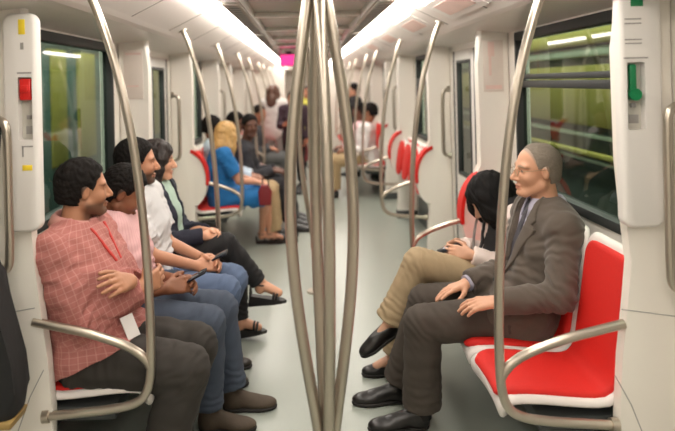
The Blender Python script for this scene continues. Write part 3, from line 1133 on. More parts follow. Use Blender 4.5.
class Head:
    def __init__(s, c, fwd, s_=1.0, tilt=0.0):
        s.c, s.s = V(*c), s_
        s.f = nrm(fwd)
        up = V(0, 0, 1)
        s.l = nrm(np.cross(up, s.f))
        s.u = np.cross(s.f, s.l)
        if tilt:
            l, u = s.l, s.u
            s.l = l * math.cos(tilt) + u * math.sin(tilt)
            s.u = u * math.cos(tilt) - l * math.sin(tilt)
        s.R = np.array([s.f, s.l, s.u])

    def pt(s, f, l, u):
        return s.c + s.s * (f * s.f + l * s.l + u * s.u)

    def loc(s, vs):
        return ((vs - s.c) @ s.R.T) / s.s

    def build(s, B, neck, nr=.055, female=False, fat=1.0, detail=True):
        k = s.s
        R = s.R
        E = lambda c, r, kk=.012, mode='add': B.ell(s.pt(*c), V(*r) * k, R, kk * k, mode)
        C = lambda a, b, ra, rb, kk=.012, mode='add': B.cone(s.pt(*a), s.pt(*b), ra * k, rb * k, kk * k, mode)
        B.cone(s.pt(-.025, 0, -.055), neck, nr * k * .95, nr * 1.08, .03)
        E((-.014, 0, .032), (.097, .076, .086), .0)
        E((.03, 0, -.022), (.064, .062 * fat, .082), .02)
        for q in (1, -1):
            C((.0, q * .05 * fat, -.062), (.062, q * .022, -.098), .024, .020, .02)
            E((.052, q * .042 * fat, -.03), (.028, .022, .024), .018)       # cheekbones
            E((.070, q * .032, .024), (.014, .030, .010), .020)               # brow ridge
        E((.074, 0, -.098), (.024, .024, .018), .016)
        if detail:
            for q in (1, -1):
                E((.096, q * .034, .002), (.020, .022, .0125), .012, 'sub')
                E((.0705, q * .032, .003), (.0130, .0165, .0135), .004)
                E((.089, q * .0335, .002), (.0115, .0135, .0052), .002, 'sub')
            C((.086, 0, .012), (.112, 0, -.030), .0085, .0125, .012)
            for q in (1, -1):
                E((.098, q * .012, -.036), (.011, .008, .008), .006)
            E((.090, 0, -.0635), (.011, .023, .0065), .006)
            E((.088, 0, -.0755), (.011, .020, .0075), .006)
            E((.100, 0, -.0695), (.012, .024, .0022), .003, 'sub')
            for q in (1, -1):
                E((-.010, q * .0775, -.006), (.0175, .009, .030), .006)
                E((-.015, q * .080, .004), (.013, .0085, .020), .004)
                E((-.003, q * .0875, -.004), (.008, .006, .016), .004, 'sub')
        else:
            C((.086, 0, .012), (.110, 0, -.030), .010, .013, .012)
            for q in (1, -1):
                E((-.004, q * .078, -.006), (.02, .010, .031), .008)

    def tint(s, skin, lip, beard=None, hairc=(30, 24, 20), brow=None, scalp=None, line=.084):
        sk = np.array(lin(*skin)[:3]); lp = np.array(lin(*lip)[:3]); hc = np.array(lin(*hairc)[:3])
        bw = hc if brow is None else np.array(lin(*brow)[:3])

        def fn(vs):
            q = s.loc(vs)
            f, l, u = q.T
            c = np.tile(sk, (len(vs), 1))
            near = (np.abs(f) < .16) & (np.abs(l) < .12) & (np.abs(u) < .16)
            def mixin(m, col, w):
                m = (np.clip(m, 0, 1) * w * near)[:, None]
                c[:] = c * (1 - m) + col * m
            mixin(1.6 - ((l / .024) ** 2 + ((u + .0695) / .0125) ** 2 + ((f - .095) / .02) ** 2) * 1.3, lp, .8)
            for q_ in (1, -1):
                mixin(1.8 - (((l - q_ * .034) / .024) ** 2 + ((u - .026 + 9 * (l - q_ * .03) ** 2) / .006) ** 2) * 1.2, bw, .85 * (1.0))
            if scalp is not None:            # cropped hair shows on the scalp up to the hairline
                e1 = np.sqrt(((f - .100) / .080) ** 2 + ((u + .03) / (line + .026)) ** 2) - 1
                e2 = np.sqrt(((f - .115) / .075) ** 2 + (l / .068) ** 2 + (u / .076) ** 2) - 1
                e3 = np.sqrt(((f - .004) / .027) ** 2 + ((np.abs(l) - .085) / .03) ** 2 + ((u + .026) / .042) ** 2) - 1
                w = np.clip(e1 / .10 + .6, 0, 1) * np.clip(e2 / .10 + .6, 0, 1) * np.clip(e3 / .1 + .4, 0, 1) * np.clip((u + .075) / .03 + np.clip(-f, 0, 1) * 0, 0, 1)
                w *= np.clip((-.02 - f) / .02 + (u + .03) / .02, 0, 1)
                mixin(w, np.array(lin(*scalp)[:3]), .85)
            if beard:
                w = np.clip((-.045 - u) / .02, 0, 1) * np.clip((f + .03) / .03, 0, 1) * np.clip((u + .15) / .03, 0, 1)
                w *= 1 - np.clip(1.5 - ((l / .026) ** 2 + ((u + .0695) / .012) ** 2), 0, 1)
                w = np.maximum(w, np.clip(1.5 - ((l / .03) ** 2 + ((u + .052) / .006) ** 2), 0, 1) * (f > .07))
                mixin(w, hc, beard)
            return c
        return fn


def hand(B, w, d, n, side, curl=.5, k=1.0, spread=1.0, curls=None):
    """palm and five fingers; d = towards the knuckles, n = out of the back of the hand, side +1 left / -1 right"""
    w, d = V(*w), nrm(d)
    n = nrm(V(*n) - d * np.dot(V(*n), d))
    t = -np.cross(n, d) * side
    kn = [(.082, .030), (.087, .010), (.083, -.010), (.074, -.028)]
    for a, b in kn:
        p = w + d * a * k + t * b * k
        B.cone(w + d * .008 * k + t * b * .55 * k, p, .0155 * k, .0115 * k, .012)
    lens = [(.040, .025, .019), (.045, .029, .020), (.041, .027, .019), (.032, .021, .017)]
    curls = curls or [curl] * 4
    for i, ((a, b), L) in enumerate(zip(kn, lens)):
        p = w + d * a * k + t * b * k
        dd = nrm(d + t * b * 3.0 * spread)
        ang = 0
        pts, rs = [p - dd * .01 * k], [.0098 * k]
        for j, ln in enumerate(L):
            ang += curls[i] * (.75, 1.0, .7)[j]
            p = p + (dd * math.cos(ang) - n * math.sin(ang)) * ln * k
            pts.append(p); rs.append((.0088, .008, .0068)[j] * k)
        B.chain(pts, rs, .003, .008)
    p = w + d * .022 * k + t * .024 * k - n * .006 * k
    pts = [p]
    for ln, v in ((.042, (.62, .68, -.35)), (.033, (.85, .38, -.36)), (.026, (.93, .1, -.35))):
        p = p + nrm(d * v[0] + t * v[1] + n * v[2]) * ln * k
        pts.append(p)
    B.chain(pts, [.0155 * k, .0118 * k, .0098 * k, .0082 * k], .004, .012)


def shoe(name, heel, toe_dir, mats, parent, L=.27, wd=1.0, h=.005, up=None, top=.10):
    """heel = point on the sole under the heel; shoe lies along toe_dir, sole normal up"""
    heel, d = V(*heel), nrm(toe_dir)
    up = nrm(V(0, 0, 1) if up is None else up)
    up = nrm(up - d * np.dot(up, d))
    l = np.cross(up, d)
    R = np.array([d, l, up])
    q = lambda f, s_, z: heel + d * f * L / .27 + l * s_ * wd + up * z
    f = F(heel - .36, heel + .36, h)
    f.cone(q(.035, 0, .045), q(.17, 0, .030), .036 * wd, .030, 0)
    f.ell(q(.185, .0, .028), V(.085 * L / .27, .046 * wd, .032), R, .02)
    f.ell(q(.04, 0, .03), V(.046, .036 * wd, .04), R, .02)
    f.cone(q(.05, 0, .05), q(.03, 0, top), .036 * wd, .036 * wd, .03)
    f.cone(q(.07, 0, .07), q(.15, 0, .045), .028 * wd, .022, .03)
    f.cut(q(.1, 0, .012), .4, -up)
    f.cut(q(.03, 0, top + .012), .2, up)
    a = solid(f, name, mats[0], parent)
    f = F(heel - .36, heel + .36, h)
    f.ell(q(.185, 0, .02), V(.088 * L / .27, .049 * wd, .05), R, 0)
    f.ell(q(.05, 0, .02), V(.055, .040 * wd, .05), R, .05)
    f.cone(q(.05, 0, .02), q(.18, 0, .02), .036 * wd, .042 * wd, .03)
    f.cut(q(.1, 0, .018), .4, up)
    f.cut(q(.1, 0, 0), .4, -up)
    solid(f, 'sole', mats[1], a if a.location.length == 0 else parent)
    return a


class Human:
    """joints in world space: dict J with pelvis, neck, shL, shR, wrL, wrR, elL, elR (hints), hipL.., knL.., anL.."""
    def __init__(s, root, J, size=1.0, h=.005, build=1.0):
        s.root, s.J, s.k, s.h, s.b = root, {a: V(*b) for a, b in J.items()}, size, h, build
        J = s.J
        for q in 'LR':
            J['el' + q], J['wr' + q] = ik(J['sh' + q], J['wr' + q], .285 * size, .255 * size, J['el' + q])
        s.lat = nrm(J['shL'] - J['shR'])
        s.latp = nrm(J['hipL'] - J['hipR'])
        s.up = nrm(J['neck'] - J['pelvis'])
        s.lat = nrm(s.lat - s.up * np.dot(s.lat, s.up))
        s.fwd = np.cross(s.lat, s.up)
        pts = np.array([v for v in J.values()])
        s.lo, s.hi = pts.min(0), pts.max(0)

    def field(s, keys=None, pad=.16, h=None, extra=()):
        pts = np.array([s.J[q] for q in (keys or s.J)] + [V(*e) for e in extra])
        return F(pts.min(0) - pad, pts.max(0) + pad, h or s.h)

    def spine(s, t):
        J = s.J
        bow = s.J.get('bow', V(0, 0, 0))
        p = J['pelvis'] * (1 - t) + J['neck'] * t
        return p + bow * math.sin(math.pi * t)

    def torso(s, B, e=0.0, t0=0.0, t1=.9, sec=None, kk=.03, mode='add'):
        k, b = s.k, s.b
        sec = sec or [(0, .165, .122), (.28, .150 * b, .118 * b), (.6, .158 * b, .120 * b), (.82, .155, .098), (.92, .10, .07)]
        for (ta, wa, da), (tb, wb, db) in zip(sec[:-1], sec[1:]):
            if tb <= t0 + .01: continue
            lat = nrm(s.latp * (1 - (ta + tb) / 2) + s.lat * (ta + tb) / 2)
            ra = (wa + wb) / (da + db)
            B.cone(s.spine(ta), s.spine(tb), da * k + e, db * k + e, kk, lat=lat, ratio=ra * 1.0)
        nb = s.spine(.97)
        for q in 'LR':
            B.cone(s.spine(.88) + (s.J['sh' + q] - s.spine(.88)) * .35, s.J['sh' + q], .075 * k + e, .052 * k + e, .04)
            B.cone(nb, s.J['sh' + q] + s.up * .012, .045 * k + e * .7, .042 * k + e, .04)

    def arm(s, B, q, e=0.0, to=1.0, k0=.03, r=(.05, .043, .040, .029)):
        J, k = s.J, s.k
        r = [x * k + e for x in r]
        B.cone(J['sh' + q], J['el' + q], r[0], r[1], k0)
        if to > 0:
            end = J['el' + q] + (J['wr' + q] - J['el' + q]) * to
            B.cone(J['el' + q], end, r[2], r[2] + (r[3] - r[2]) * to, .015)
        else:
            pass

    def leg(s, B, q, e=0.0, to=1.0, r=(.088, .062, .056, .040), kk=.025):
        J, k = s.J, s.k
        r = [x * k + e for x in r]
        B.cone(J['hip' + q], J['kn' + q], r[0], r[1], kk)
        end = J['kn' + q] + (J['an' + q] - J['kn' + q]) * to
        mid = J['kn' + q] + (J['an' + q] - J['kn' + q]) * min(.35, to)
        B.cone(J['kn' + q], mid, r[1] * .97, r[2] * 1.02, .012)
        if to > .35:
            B.cone(mid, end, r[2] * 1.02, r[2] + (r[3] - r[2]) * to, .012)

    def rest(s, B):
        """a sitter is flattened where he meets the seat"""
        if s.J['pelvis'][2] < .7:
            B.cut(V(s.J['pelvis'][0], s.J['pelvis'][1], .452), .27, (0, 0, -1), .012)

    def foot(s, B, q, toe):
        J, k = s.J, s.k
        B.cone(J['an' + q], J['an' + q] + nrm(toe) * .12 * k - V(0, 0, .04), .036 * k, .026 * k, .02)
        B.cone(J['an' + q] - V(0, 0, .03), J['an' + q], .034 * k, .036 * k, .01)

    def body(s, head, skinmat, tint, hands, toes=None, nr=.055, female=False, detail=True, fat=1.0, pad=.2):
        B = s.field(extra=(head.pt(0, 0, .13), head.pt(.12, 0, 0)), pad=pad)
        k = s.k
        sec = [(0, .148, .105), (.28, .132 * s.b, .10 * s.b), (.6, .14 * s.b, .102 * s.b), (.82, .138, .082), (.92, .085, .058)]
        s.torso(B, -.012, sec=sec)
        for q in 'LR':
            s.arm(B, q, 0 if detail else -.004, r=(.047, .039, .037, .0265))
            s.leg(B, q, -.012)
            if toes: s.foot(B, q, toes[q])
        head.build(B, s.J['neck'], nr, female, fat, detail)
        s.rest(B)
        for q, hs in hands.items():
            hand(B, s.J['wr' + q], side=(1 if q == 'L' else -1), k=k * hs.pop('k', 1.0), **hs)
        return solid(B, 'body', skinmat, s.root, tint=tint)

    def shirt(s, name, material, e=.014, sleeve=1.0, hem=-.08, lapz=0, r=(.056, .050, .047, .036), wrinkle=.003, seed=1, k=.03, cuff=True, sec=None, hemcut=None, lap=.0, lapr=.085, ret=False, pad=.16, t0=0):
        J = s.J
        B = s.field(('pelvis', 'neck', 'shL', 'shR', 'elL', 'elR', 'wrL', 'wrR', 'hipL', 'hipR'), pad=pad)
        s.torso(B, e, sec=sec)
        if hem:
            B.cone(s.spine(0), s.spine(0) + s.up * hem, .130 * s.k + e, .126 * s.k + e, .03, lat=s.latp, ratio=1.4)
        S = B.copy(); S.D[:] = .4
        for q in 'LR':
            if lap:
                B.cone(J['hip' + q] + V(0, 0, lapz), J['hip' + q] + V(0, 0, lapz * .6) + (J['kn' + q] - J['hip' + q]) * lap, lapr * s.k + e, (lapr - .007) * s.k + e, .03)
            if sleeve > 0:
                s.arm(S, q, e * .5, sleeve, r=r)
                end = J['el' + q] + (J['wr' + q] - J['el' + q]) * sleeve
                S.cut(end, .085 * s.k, J['wr' + q] - J['el' + q])
            else:                                    # short sleeve: ends above the elbow
                a, b = J['sh' + q], J['el' + q]
                S.cone(a, a + (b - a) * .75, r[0] * s.k + e, r[1] * s.k + e * 1.3, .03)
                S.cut(a + (b - a) * .74, .09 * s.k, b - a)
        if hemcut:
            B.cut(*hemcut)
        hh = np.clip(.5 + .5 * (B.D - S.D) / .025, 0, 1)
        B.D = B.D * (1 - hh) + S.D * hh - .025 * hh * (1 - hh)
        s.rest(B)
        nd = nrm(J['neck'] - s.spine(.8))
        B.cut(J['neck'] + nd * .012, .09, nd)
        cr = []
        for q in 'LR':
            cr.append((J['el' + q], J['wr' + q] - J['sh' + q], .11, .006, .036))
            cr.append((J['sh' + q] - s.up * .06, J['el' + q] - J['sh' + q] + s.lat * .05, .11, .005, .05))
        cr.append((s.spine(.12) + s.fwd * .08, s.up, .16, .006, .05))
        if ret:
            return B, cr
        return s.weave(solid(B, name, material, s.root, wrinkle, .085, seed, cr))

    def weave(s, o):
        """cloth coordinates: along and around whichever limb or trunk a vertex belongs to"""
        J = s.J
        n = len(o.data.vertices)
        vs = np.zeros(n * 3); o.data.vertices.foreach_get('co', vs)
        vs = vs.reshape(-1, 3) + V(*parent_origin(o))
        segs = [(s.spine(-.1), s.spine(.86), .16, s.lat, .135)]
        for q in 'LR':
            segs += [(J['sh' + q], J['el' + q], .05, s.fwd, .055), (J['el' + q], J['wr' + q], .045, s.fwd, .05)]
        best = np.full(n, 9.0); U = np.zeros((n, 3))
        for a, b_, rr, ref, rad in segs:
            ab = b_ - a; L = np.linalg.norm(ab); d = ab / L
            t = np.clip((vs - a) @ d, 0, L)
            r = vs - a - t[:, None] * d
            e1 = nrm(ref - d * np.dot(ref, d)); e2 = np.cross(d, e1)
            dist = np.linalg.norm(r, axis=1) - rr
            ang = np.arctan2(r @ e2, r @ e1)
            m = dist < best
            best[m] = dist[m]
            U[m] = np.c_[ang * rad, (vs - a) @ d, np.zeros(n)][m]
        at = o.data.attributes.new('Weave', 'FLOAT_VECTOR', 'POINT')
        at.data.foreach_set('vector', U.ravel())
        return o

    def trousers(s, name, material, e=.010, to=.94, r=(.093, .070, .064, .056), wrinkle=.002, seed=5, flare=0.0, pad=.16, waist=.2):
        J = s.J
        B = s.field(('pelvis', 'hipL', 'hipR', 'knL', 'knR', 'anL', 'anR'), pad=pad, extra=(s.spine(.25),))
        B.cone(s.spine(-.02), s.spine(waist), .122 * s.k, .108 * s.k, .02, lat=s.latp, ratio=1.38)
        cr = []
        for q in 'LR':
            rr = list(r); rr[3] += flare
            s.leg(B, q, e, to, rr)
            end = J['kn' + q] + (J['an' + q] - J['kn' + q]) * to
            B.cut(end, .10, J['an' + q] - J['kn' + q])
            cr.append((J['kn' + q], J['an' + q] - J['hip' + q], .10, .003, .035))
            cr.append((J['hip' + q] + V(0, 0, .04), J['kn' + q] - J['hip' + q], .14, .006, .045))
            cr.append((J['an' + q] + V(0, 0, .06), J['kn' + q] - J['an' + q], .10, .004, .04))
        s.rest(B)
        return solid(B, name, material, s.root, wrinkle, .1, seed, cr)


def collar(hm, material, r=.062, hgt=.036, drop=.03, gap=24, open_=.02, ang0=None, name='collar', lift=.012):
    """folded shirt collar standing round the neck, open at the front"""
    J = hm.J
    c = J['neck']
    up = nrm(hm.up + hm.fwd * .25)
    lat = hm.lat
    fwd = np.cross(lat, up)
    vs, fs = [], []
    A = np.linspace(gap, 360 - gap, 41)
    prof = [(0, 0), (.002, hgt), (.008, hgt + .003), (.020, hgt - .012), (.030, -.004)]
    for a in A:
        fr = max(0, math.cos(math.radians(a)))           # 1 at the front
        for i, (o, z) in enumerate(prof):
            rr = r + o * (1 + .35 * fr) - (.002 if i == 0 else 0)
            zz = z - (.03 * fr if i >= 3 else .010 * fr) - (drop * fr if i == 4 else 0)
            ca, sa = math.cos(math.radians(a)), math.sin(math.radians(a))
            vs.append(c + fwd * rr * ca * 1.02 + lat * rr * sa * 1.05 + up * (zz + lift) - V(*parent_origin(hm.root)))
    n = len(prof)
    for i in range(len(A) - 1):
        for j in range(n - 1):
            a = i * n + j
            fs.append((a, a + 1, a + n + 1, a + n))
    me = mesh_from(vs, fs)
    o = link(name, me, material, hm.root, True)
    md = o.modifiers.new('thick', 'SOLIDIFY'); md.thickness = .004; md.offset = 0
    return o


def eyes(head, root, iris=(50, 32, 20)):
    org = V(*parent_origin(root))
    m = [M_EYE, EYE_IRIS.setdefault(iris, mat('iris', iris, .2))]
    for q in (1, -1):
        c = head.pt(.0715, q * .0325, .0025)
        b = bmesh.new()
        bmesh.ops.create_uvsphere(b, u_segments=20, v_segments=14, radius=.0112 * head.s)
        rot = Matrix([list(head.l), list(head.u), list(head.f)]).transposed()
        for f in b.faces:
            ce = f.calc_center_median()
            f.material_index = 1 if ce.z > .0088 * head.s else 0
        for v in b.verts:
            v.co = rot @ v.co + Vector(c - org)
        me = bpy.data.meshes.new('eye'); b.to_mesh(me); b.free()
        link('eye', me, m, root, True)


M_EYE = mat('eye_white', (206, 198, 188), .25)
EYE_IRIS = {}


def hair_short(head, root, material, top=.012, side=.006, h=.005, line=.084, seed=2, bumps=.0025, back=-.06, name='hair', low=.0):
    f = F(head.c - .2, head.c + .2, h)
    k = head.s
    f.ell(head.pt(-.016, 0, .034), V(.097 + side + .002, .0765 + side, .086 + top) * k, head.R, 0)
    f.ell(head.pt(-.045, 0, -.02), V(.064 + side, .062 + side, .07) * k, head.R, .02 * k)
    # clear the face, the ears and the nape
    f.ell(head.pt(.100, 0, -.03), V(.080, .2, line + .026) * k, head.R, .016 * k, 'sub')
    f.ell(head.pt(.115, 0, .0), V(.075, .068, .076) * k, head.R, .016 * k, 'sub')
    for q in (1, -1):
        f.ell(head.pt(.004, q * .085, -.026), V(.027, .03, .042) * k, head.R, .006 * k, 'sub')
    f.cut(head.pt(-.06, 0, back), .13 * k, -head.u - head.f * .15)
    f.cut(head.pt(.03, 0, -.03 + low), .09 * k, -head.u)
    return solid(f, name, material, root, bumps, .018, seed)


M_HAIR_BLACK = mat('hair_black', (20, 16, 14), .8, noise=.3, nscale=120, bump=.5, bscale=260, spec=.2)
M_HAIR_GREY = mat('hair_grey', (124, 114, 102), .8, noise=.25, nscale=160, bump=.5, bscale=300)
M_HAIR_DARKBROWN = mat('hair_dark_brown', (34, 23, 19), .6, noise=.35, nscale=60, bump=.6, bscale=120, stretch=(1, 1, .15))
M_HAIR_BLONDE = mat('hair_blonde', (190, 150, 92), .5, noise=.35, nscale=40, bump=.5, bscale=90, stretch=(1, 1, .15))
M_HAIR_BROWN = mat('hair_brown', (84, 52, 36), .5, noise=.3, nscale=60, bump=.5, bscale=120)
M_SKIN = mat('skin', (190, 140, 110), .5, noise=.05, nscale=60, attr='Tint', bump=.04, bscale=500)
M_SKIN.node_tree.nodes['Principled BSDF'].inputs['Subsurface Weight'].default_value = 0.0
M_LEATHER = mat('dark_leather', (44, 36, 31), .35, noise=.15, nscale=60, bump=.1, bscale=200)
M_BLACKLEATHER = mat('black_leather', (28, 25, 24), .3, noise=.1, bump=.05)
M_SOLE = mat('shoe_sole', (30, 26, 24), .7)
M_BROWNSHOE = mat('brown_suede', (74, 62, 50), .75, noise=.2, nscale=50, bump=.2)
M_PHONE = mat('phone_dark', (22, 24, 34), .25)


def person(loc, label, group=None):
    return thing('person', loc, label, 'person', group)


def patch(hm, B, pts, name, material, shell=(.005, .004), org=None, f0=.0, wrinkle=0, keep='some'):
    f = B.copy()
    R = np.array([hm.fwd, hm.lat, hm.up])
    f.poly(hm.J['neck'] if org is None else org, R, pts, f0, 'shell', shell=shell)
    return solid(f, name, material, hm.root, wrinkle, keep_largest=keep)


# ---------------------------------------------------------------- man in the brown suit (right)
def man_suit():
    root = person((.95, 2.97, 0), 'Grey-haired man in glasses wearing a brown suit, seated on the right beside the empty seat')
    J = dict(pelvis=(.955, 2.97, .545), neck=(1.075, 2.975, 1.005), shL=(1.085, 2.785, .937), shR=(1.06, 3.16, .942), bow=(.035, 0, 0),
             elL=(1.06, 2.62, .60), elR=(1.06, 3.18, .55), wrL=(.775, 2.74, .645), wrR=(.715, 3.03, .635),
             hipL=(.93, 2.87, .53), hipR=(.93, 3.07, .53), knL=(.475, 2.885, .505), knR=(.53, 3.11, .525), anL=(.475, 2.95, .10), anR=(.415, 3.20, .10))
    hm = Human(root, J)
    hd = Head((1.035, 2.975, 1.172), (-1, -.07, -.03), 1.02)
    skin = (204, 152, 122)
    hm.body(hd, M_SKIN, hd.tint(skin, (170, 104, 88), None, brow=(150, 128, 108), scalp=(132, 118, 104), line=.122),
            {'L': dict(d=(-1, .12, -.12), n=(-.1, -.35, 1), curl=.32), 'R': dict(d=(-1, -.25, -.22), n=(-.2, .0, 1), curls=[.12, .2, .25, .3], spread=2.2)}, nr=.058)
    eyes(hd, root, (70, 80, 90))
    hair_short(hd, root, M_HAIR_GREY, .003, .0035, line=.150, bumps=.0012)
    cloth = mat('brown_grey_suit', (86, 76, 67), .85, noise=.07, nscale=120, bump=.2, bscale=500, sheen=.2)
    lilac = mat('lilac_shirt', (186, 182, 200), .8, noise=.04, bump=.1, bscale=500)
    tie = mat('dark_tie', (62, 60, 68), .55, noise=.2, nscale=160)
    # shirt under the jacket
    S, cr = hm.shirt('shirt', lilac, e=.004, hem=0, ret=True, sleeve=1.0, r=(.05, .044, .04, .033))
    solid(S, 'shirt', lilac, root, .001, .06, 3)
    patch(hm, S, [(-.018, .01), (.018, .01), (.022, -.03), (.015, -.05), (.036, -.3), (0, -.36), (-.036, -.3), (-.015, -.05), (-.022, -.03)], 'tie', tie, (.008, .003), f0=.02)
    collar(hm, lilac, r=.064, hgt=.034, drop=.028, gap=14)
    Jk, cr = hm.shirt('jacket', cloth, e=.024, hem=-.07, lap=.30, sleeve=.96, r=(.058, .054, .050, .043), ret=True)
    R = np.array([hm.fwd, hm.lat, hm.up])
    Jk.poly(hm.J['neck'], R, [(-.058, .06), (.058, .06), (.075, -.02), (.0, -.36), (-.075, -.02)], .0, 'sub')
    wm = None
    for sgn in (1, -1):
        patch(hm, Jk, [(sgn * a, b) for a, b in [(.066, .045), (.098, .01), (.122, -.07), (.105, -.09), (.132, -.105), (.06, -.27), (.002, -.375), (.012, -.33), (.078, -.03)]], 'lapel', cloth, (.007, .004), f0=.0)
    solid(Jk, 'jacket', cloth, root, .0045, .1, 8, cr)
    # standing back collar of the jacket
    b = MB(parent_origin(root))
    c = J['neck'] if not isinstance(J['neck'], tuple) else V(*J['neck'])
    pts = [c + hm.fwd * .075 * math.cos(a) + hm.lat * .085 * math.sin(a) + hm.up * (.004 - .02 * math.cos(a)) for a in np.linspace(math.radians(55), math.radians(305), 18)]
    b.tube(pts, .0135, n=10, res=3)
    b.build('jacket_collar', cloth, root)
    for sgn, q in ((1, 'L'), (-1, 'R')):
        w, e = hm.J['wr' + q], hm.J['el' + q]
        d = nrm(w - e)
        b = MB(parent_origin(root)); b.tube([w - d * .03, w + d * .006], .0385, n=18, smooth=False); b.build('shirt_cuff', lilac, root)
    b = MB(parent_origin(root))
    for hgt in (-.385, -.47):
        p = hm.J['neck'] + hm.up * hgt + hm.fwd * .162
        b.sphere(p, (.005, .009, .009), 10)
    b.build('button', M_DARK, root)
    hm.trousers('trousers', mat('brown_grey_trousers', (68, 60, 53), .85, noise=.07, nscale=120, bump=.2, bscale=500), r=(.096, .074, .072, .080), to=.97, wrinkle=.002)
    shoe('shoe', (.505, 2.955, 0), (-1, -.10, 0), (M_BLACKLEATHER, M_SOLE), root, L=.285, top=.085)
    shoe('shoe', (.45, 3.205, 0), (-1, -.12, 0), (M_BLACKLEATHER, M_SOLE), root, L=.285, top=.085)
    sock = mat('dark_sock', (30, 28, 28), .9)
    for q in 'LR':
        a = hm.J['an' + q]
        b = MB(parent_origin(root)); b.tube([a + V(0, 0, -.05), a + V(0, 0, .05)], .044, n=16, smooth=False); b.build('sock', sock, root)
    # glasses
    b = MB(parent_origin(root))
    for q in (1, -1):
        b.tube([hd.pt(.104, q * .033 + .021 * math.cos(a) , .0 + .016 * math.sin(a)) for a in np.linspace(0, 2 * math.pi, 17)[:-1]], .0012, n=6, closed=True, res=2)
        b.tube([hd.pt(.104, q * .054, .006), hd.pt(.07, q * .077, .008), hd.pt(.0, q * .083, .008), hd.pt(-.015, q * .083, -.004)], .0013, n=6)
    b.tube([hd.pt(.104, .012, .004), hd.pt(.110, 0, .007), hd.pt(.104, -.012, .004)], .0012, n=6)
    b.build('glasses', mat('thin_gold_frame', (150, 132, 104), .3, metal=.8), root)


# ---------------------------------------------------------------- woman bowed over her phone (right)
def woman_bowed():
    root = person((.94, 3.40, 0), 'Black-haired woman in khaki trousers bowed over her phone, legs crossed, beyond the suited man')
    J = dict(pelvis=(.96, 3.40, .535), neck=(1.02, 3.40, .94), shL=(1.01, 3.235, .885), shR=(.99, 3.565, .885), bow=(.05, 0, 0),
             elL=(1.05, 3.26, .55), elR=(1.0, 3.60, .55), wrL=(.80, 3.285, .70), wrR=(.80, 3.47, .70),
             hipL=(.93, 3.31, .53), hipR=(.93, 3.49, .53), knL=(.53, 3.28, .665), knR=(.545, 3.46, .52), anL=(.385, 3.32, .345), anR=(.435, 3.50, .09))
    hm = Human(root, J, .95)
    hd = Head((.935, 3.40, .962), (-.80, -.10, -.62), .97)
    skin = (206, 158, 130)
    hm.body(hd, M_SKIN, hd.tint(skin, (176, 100, 92)),
            {'L': dict(d=(-.9, .35, .1), n=(-.2, -.9, .35), curl=.55, k=.94), 'R': dict(d=(-.95, -.35, .05), n=(-.2, .9, .3), curl=.6, k=.94)},
            toes={'L': (-.85, -.2, -.55), 'R': (-1, -.2, 0)}, nr=.05, female=True, fat=.94)
    eyes(hd, root)
    f = F(hd.c - .26, hd.c + .26, .005)
    f.ell(hd.pt(-.022, 0, .036), (.118, .108, .108), hd.R, 0)
    f.ell(hd.pt(-.03, 0, -.02), (.10, .122, .10), hd.R, .05)
    for q in (1, -1):                        # side locks falling forward past the cheeks
        f.chain([hd.pt(.03, q * .075, .04), hd.pt(.055, q * .095, -.03), hd.pt(.05, q * .098, -.095), hd.pt(.03, q * .09, -.125)], [.05, .048, .04, .022], .04)
    f.chain([hd.pt(-.08, 0, -.02), hd.pt(-.07, 0, -.10)], [.07, .05], .04)
    f.ell(hd.pt(.115, 0, -.05), (.06, .062, .10), hd.R, .012, 'sub')
    solid(f, 'hair', mat('hair_jet', (15, 13, 13), .75, noise=.3, nscale=50, bump=.4, bscale=110, stretch=(1, 1, .2), spec=.2), root, .004, .035, 4)
    cream = mat('cream_blouse', (224, 208, 200), .8, noise=.05, bump=.1, bscale=400)
    vest = mat('black_waistcoat', (26, 25, 27), .8, noise=.1, bump=.15, bscale=300)
    hm.shirt('blouse', cream, e=.012, sleeve=.95, hem=-.04, seed=12, r=(.054, .05, .05, .044))
    f = hm.field(('pelvis', 'neck', 'shL', 'shR'), pad=.2)
    hm.torso(f, .022)
    f.cone(hm.spine(0), hm.spine(0) - hm.up * .03, .13, .13, .03, lat=hm.latp, ratio=1.4)
    hm.rest(f)
    for q in 'LR':
        d = nrm(hm.J['sh' + q] - hm.spine(.88))
        f.cut(hm.J['sh' + q] + d * .005, .13, d + hm.up * .2)
    f.cut(hm.J['neck'] + hm.up * .0, .09, hm.up)
    f.poly(hm.J['neck'], np.array([hm.fwd, hm.lat, hm.up]), [(-.07, .05), (.07, .05), (.0, -.28)], 0, 'sub')
    solid(f, 'waistcoat', vest, root, .002, .08, 9)
    khaki = mat('khaki_cotton', (164, 143, 112), .85, noise=.06, nscale=60, bump=.15, bscale=400)
    hm.trousers('trousers', khaki, r=(.092, .072, .066, .074), flare=.006, to=.94, seed=15)
    ft = hm.J['anL']
    dL = nrm(V(-.85, -.2, -.5))
    upL = nrm(hm.J['knL'] - hm.J['anL'] + V(-.15, 0, .05))
    shoe('shoe', ft - upL * .075 - dL * .05, dL, (M_BLACKLEATHER, M_SOLE), root, L=.235, wd=.85, up=upL, top=.06)
    shoe('shoe', (.475, 3.505, 0), (-1, -.12, 0), (M_BLACKLEATHER, M_SOLE), root, L=.235, wd=.85, top=.06)
    b = MB(parent_origin(root))
    b.tube([hm.J['shR'] + V(-.05, -.03, .06), V(.86, 3.42, .80), V(.84, 3.35, .66), V(.90, 3.22, .60)], .007, n=8)
    b.build('bag_strap', mat('grey_strap', (120, 112, 108), .7), root)
    t = thing('phone', (.715, 3.375, .715), 'Dark phone held by the bowed woman in khaki trousers', 'phone')
    phone(t, (-.35, .0, .94), (-.94, 0, -.35))


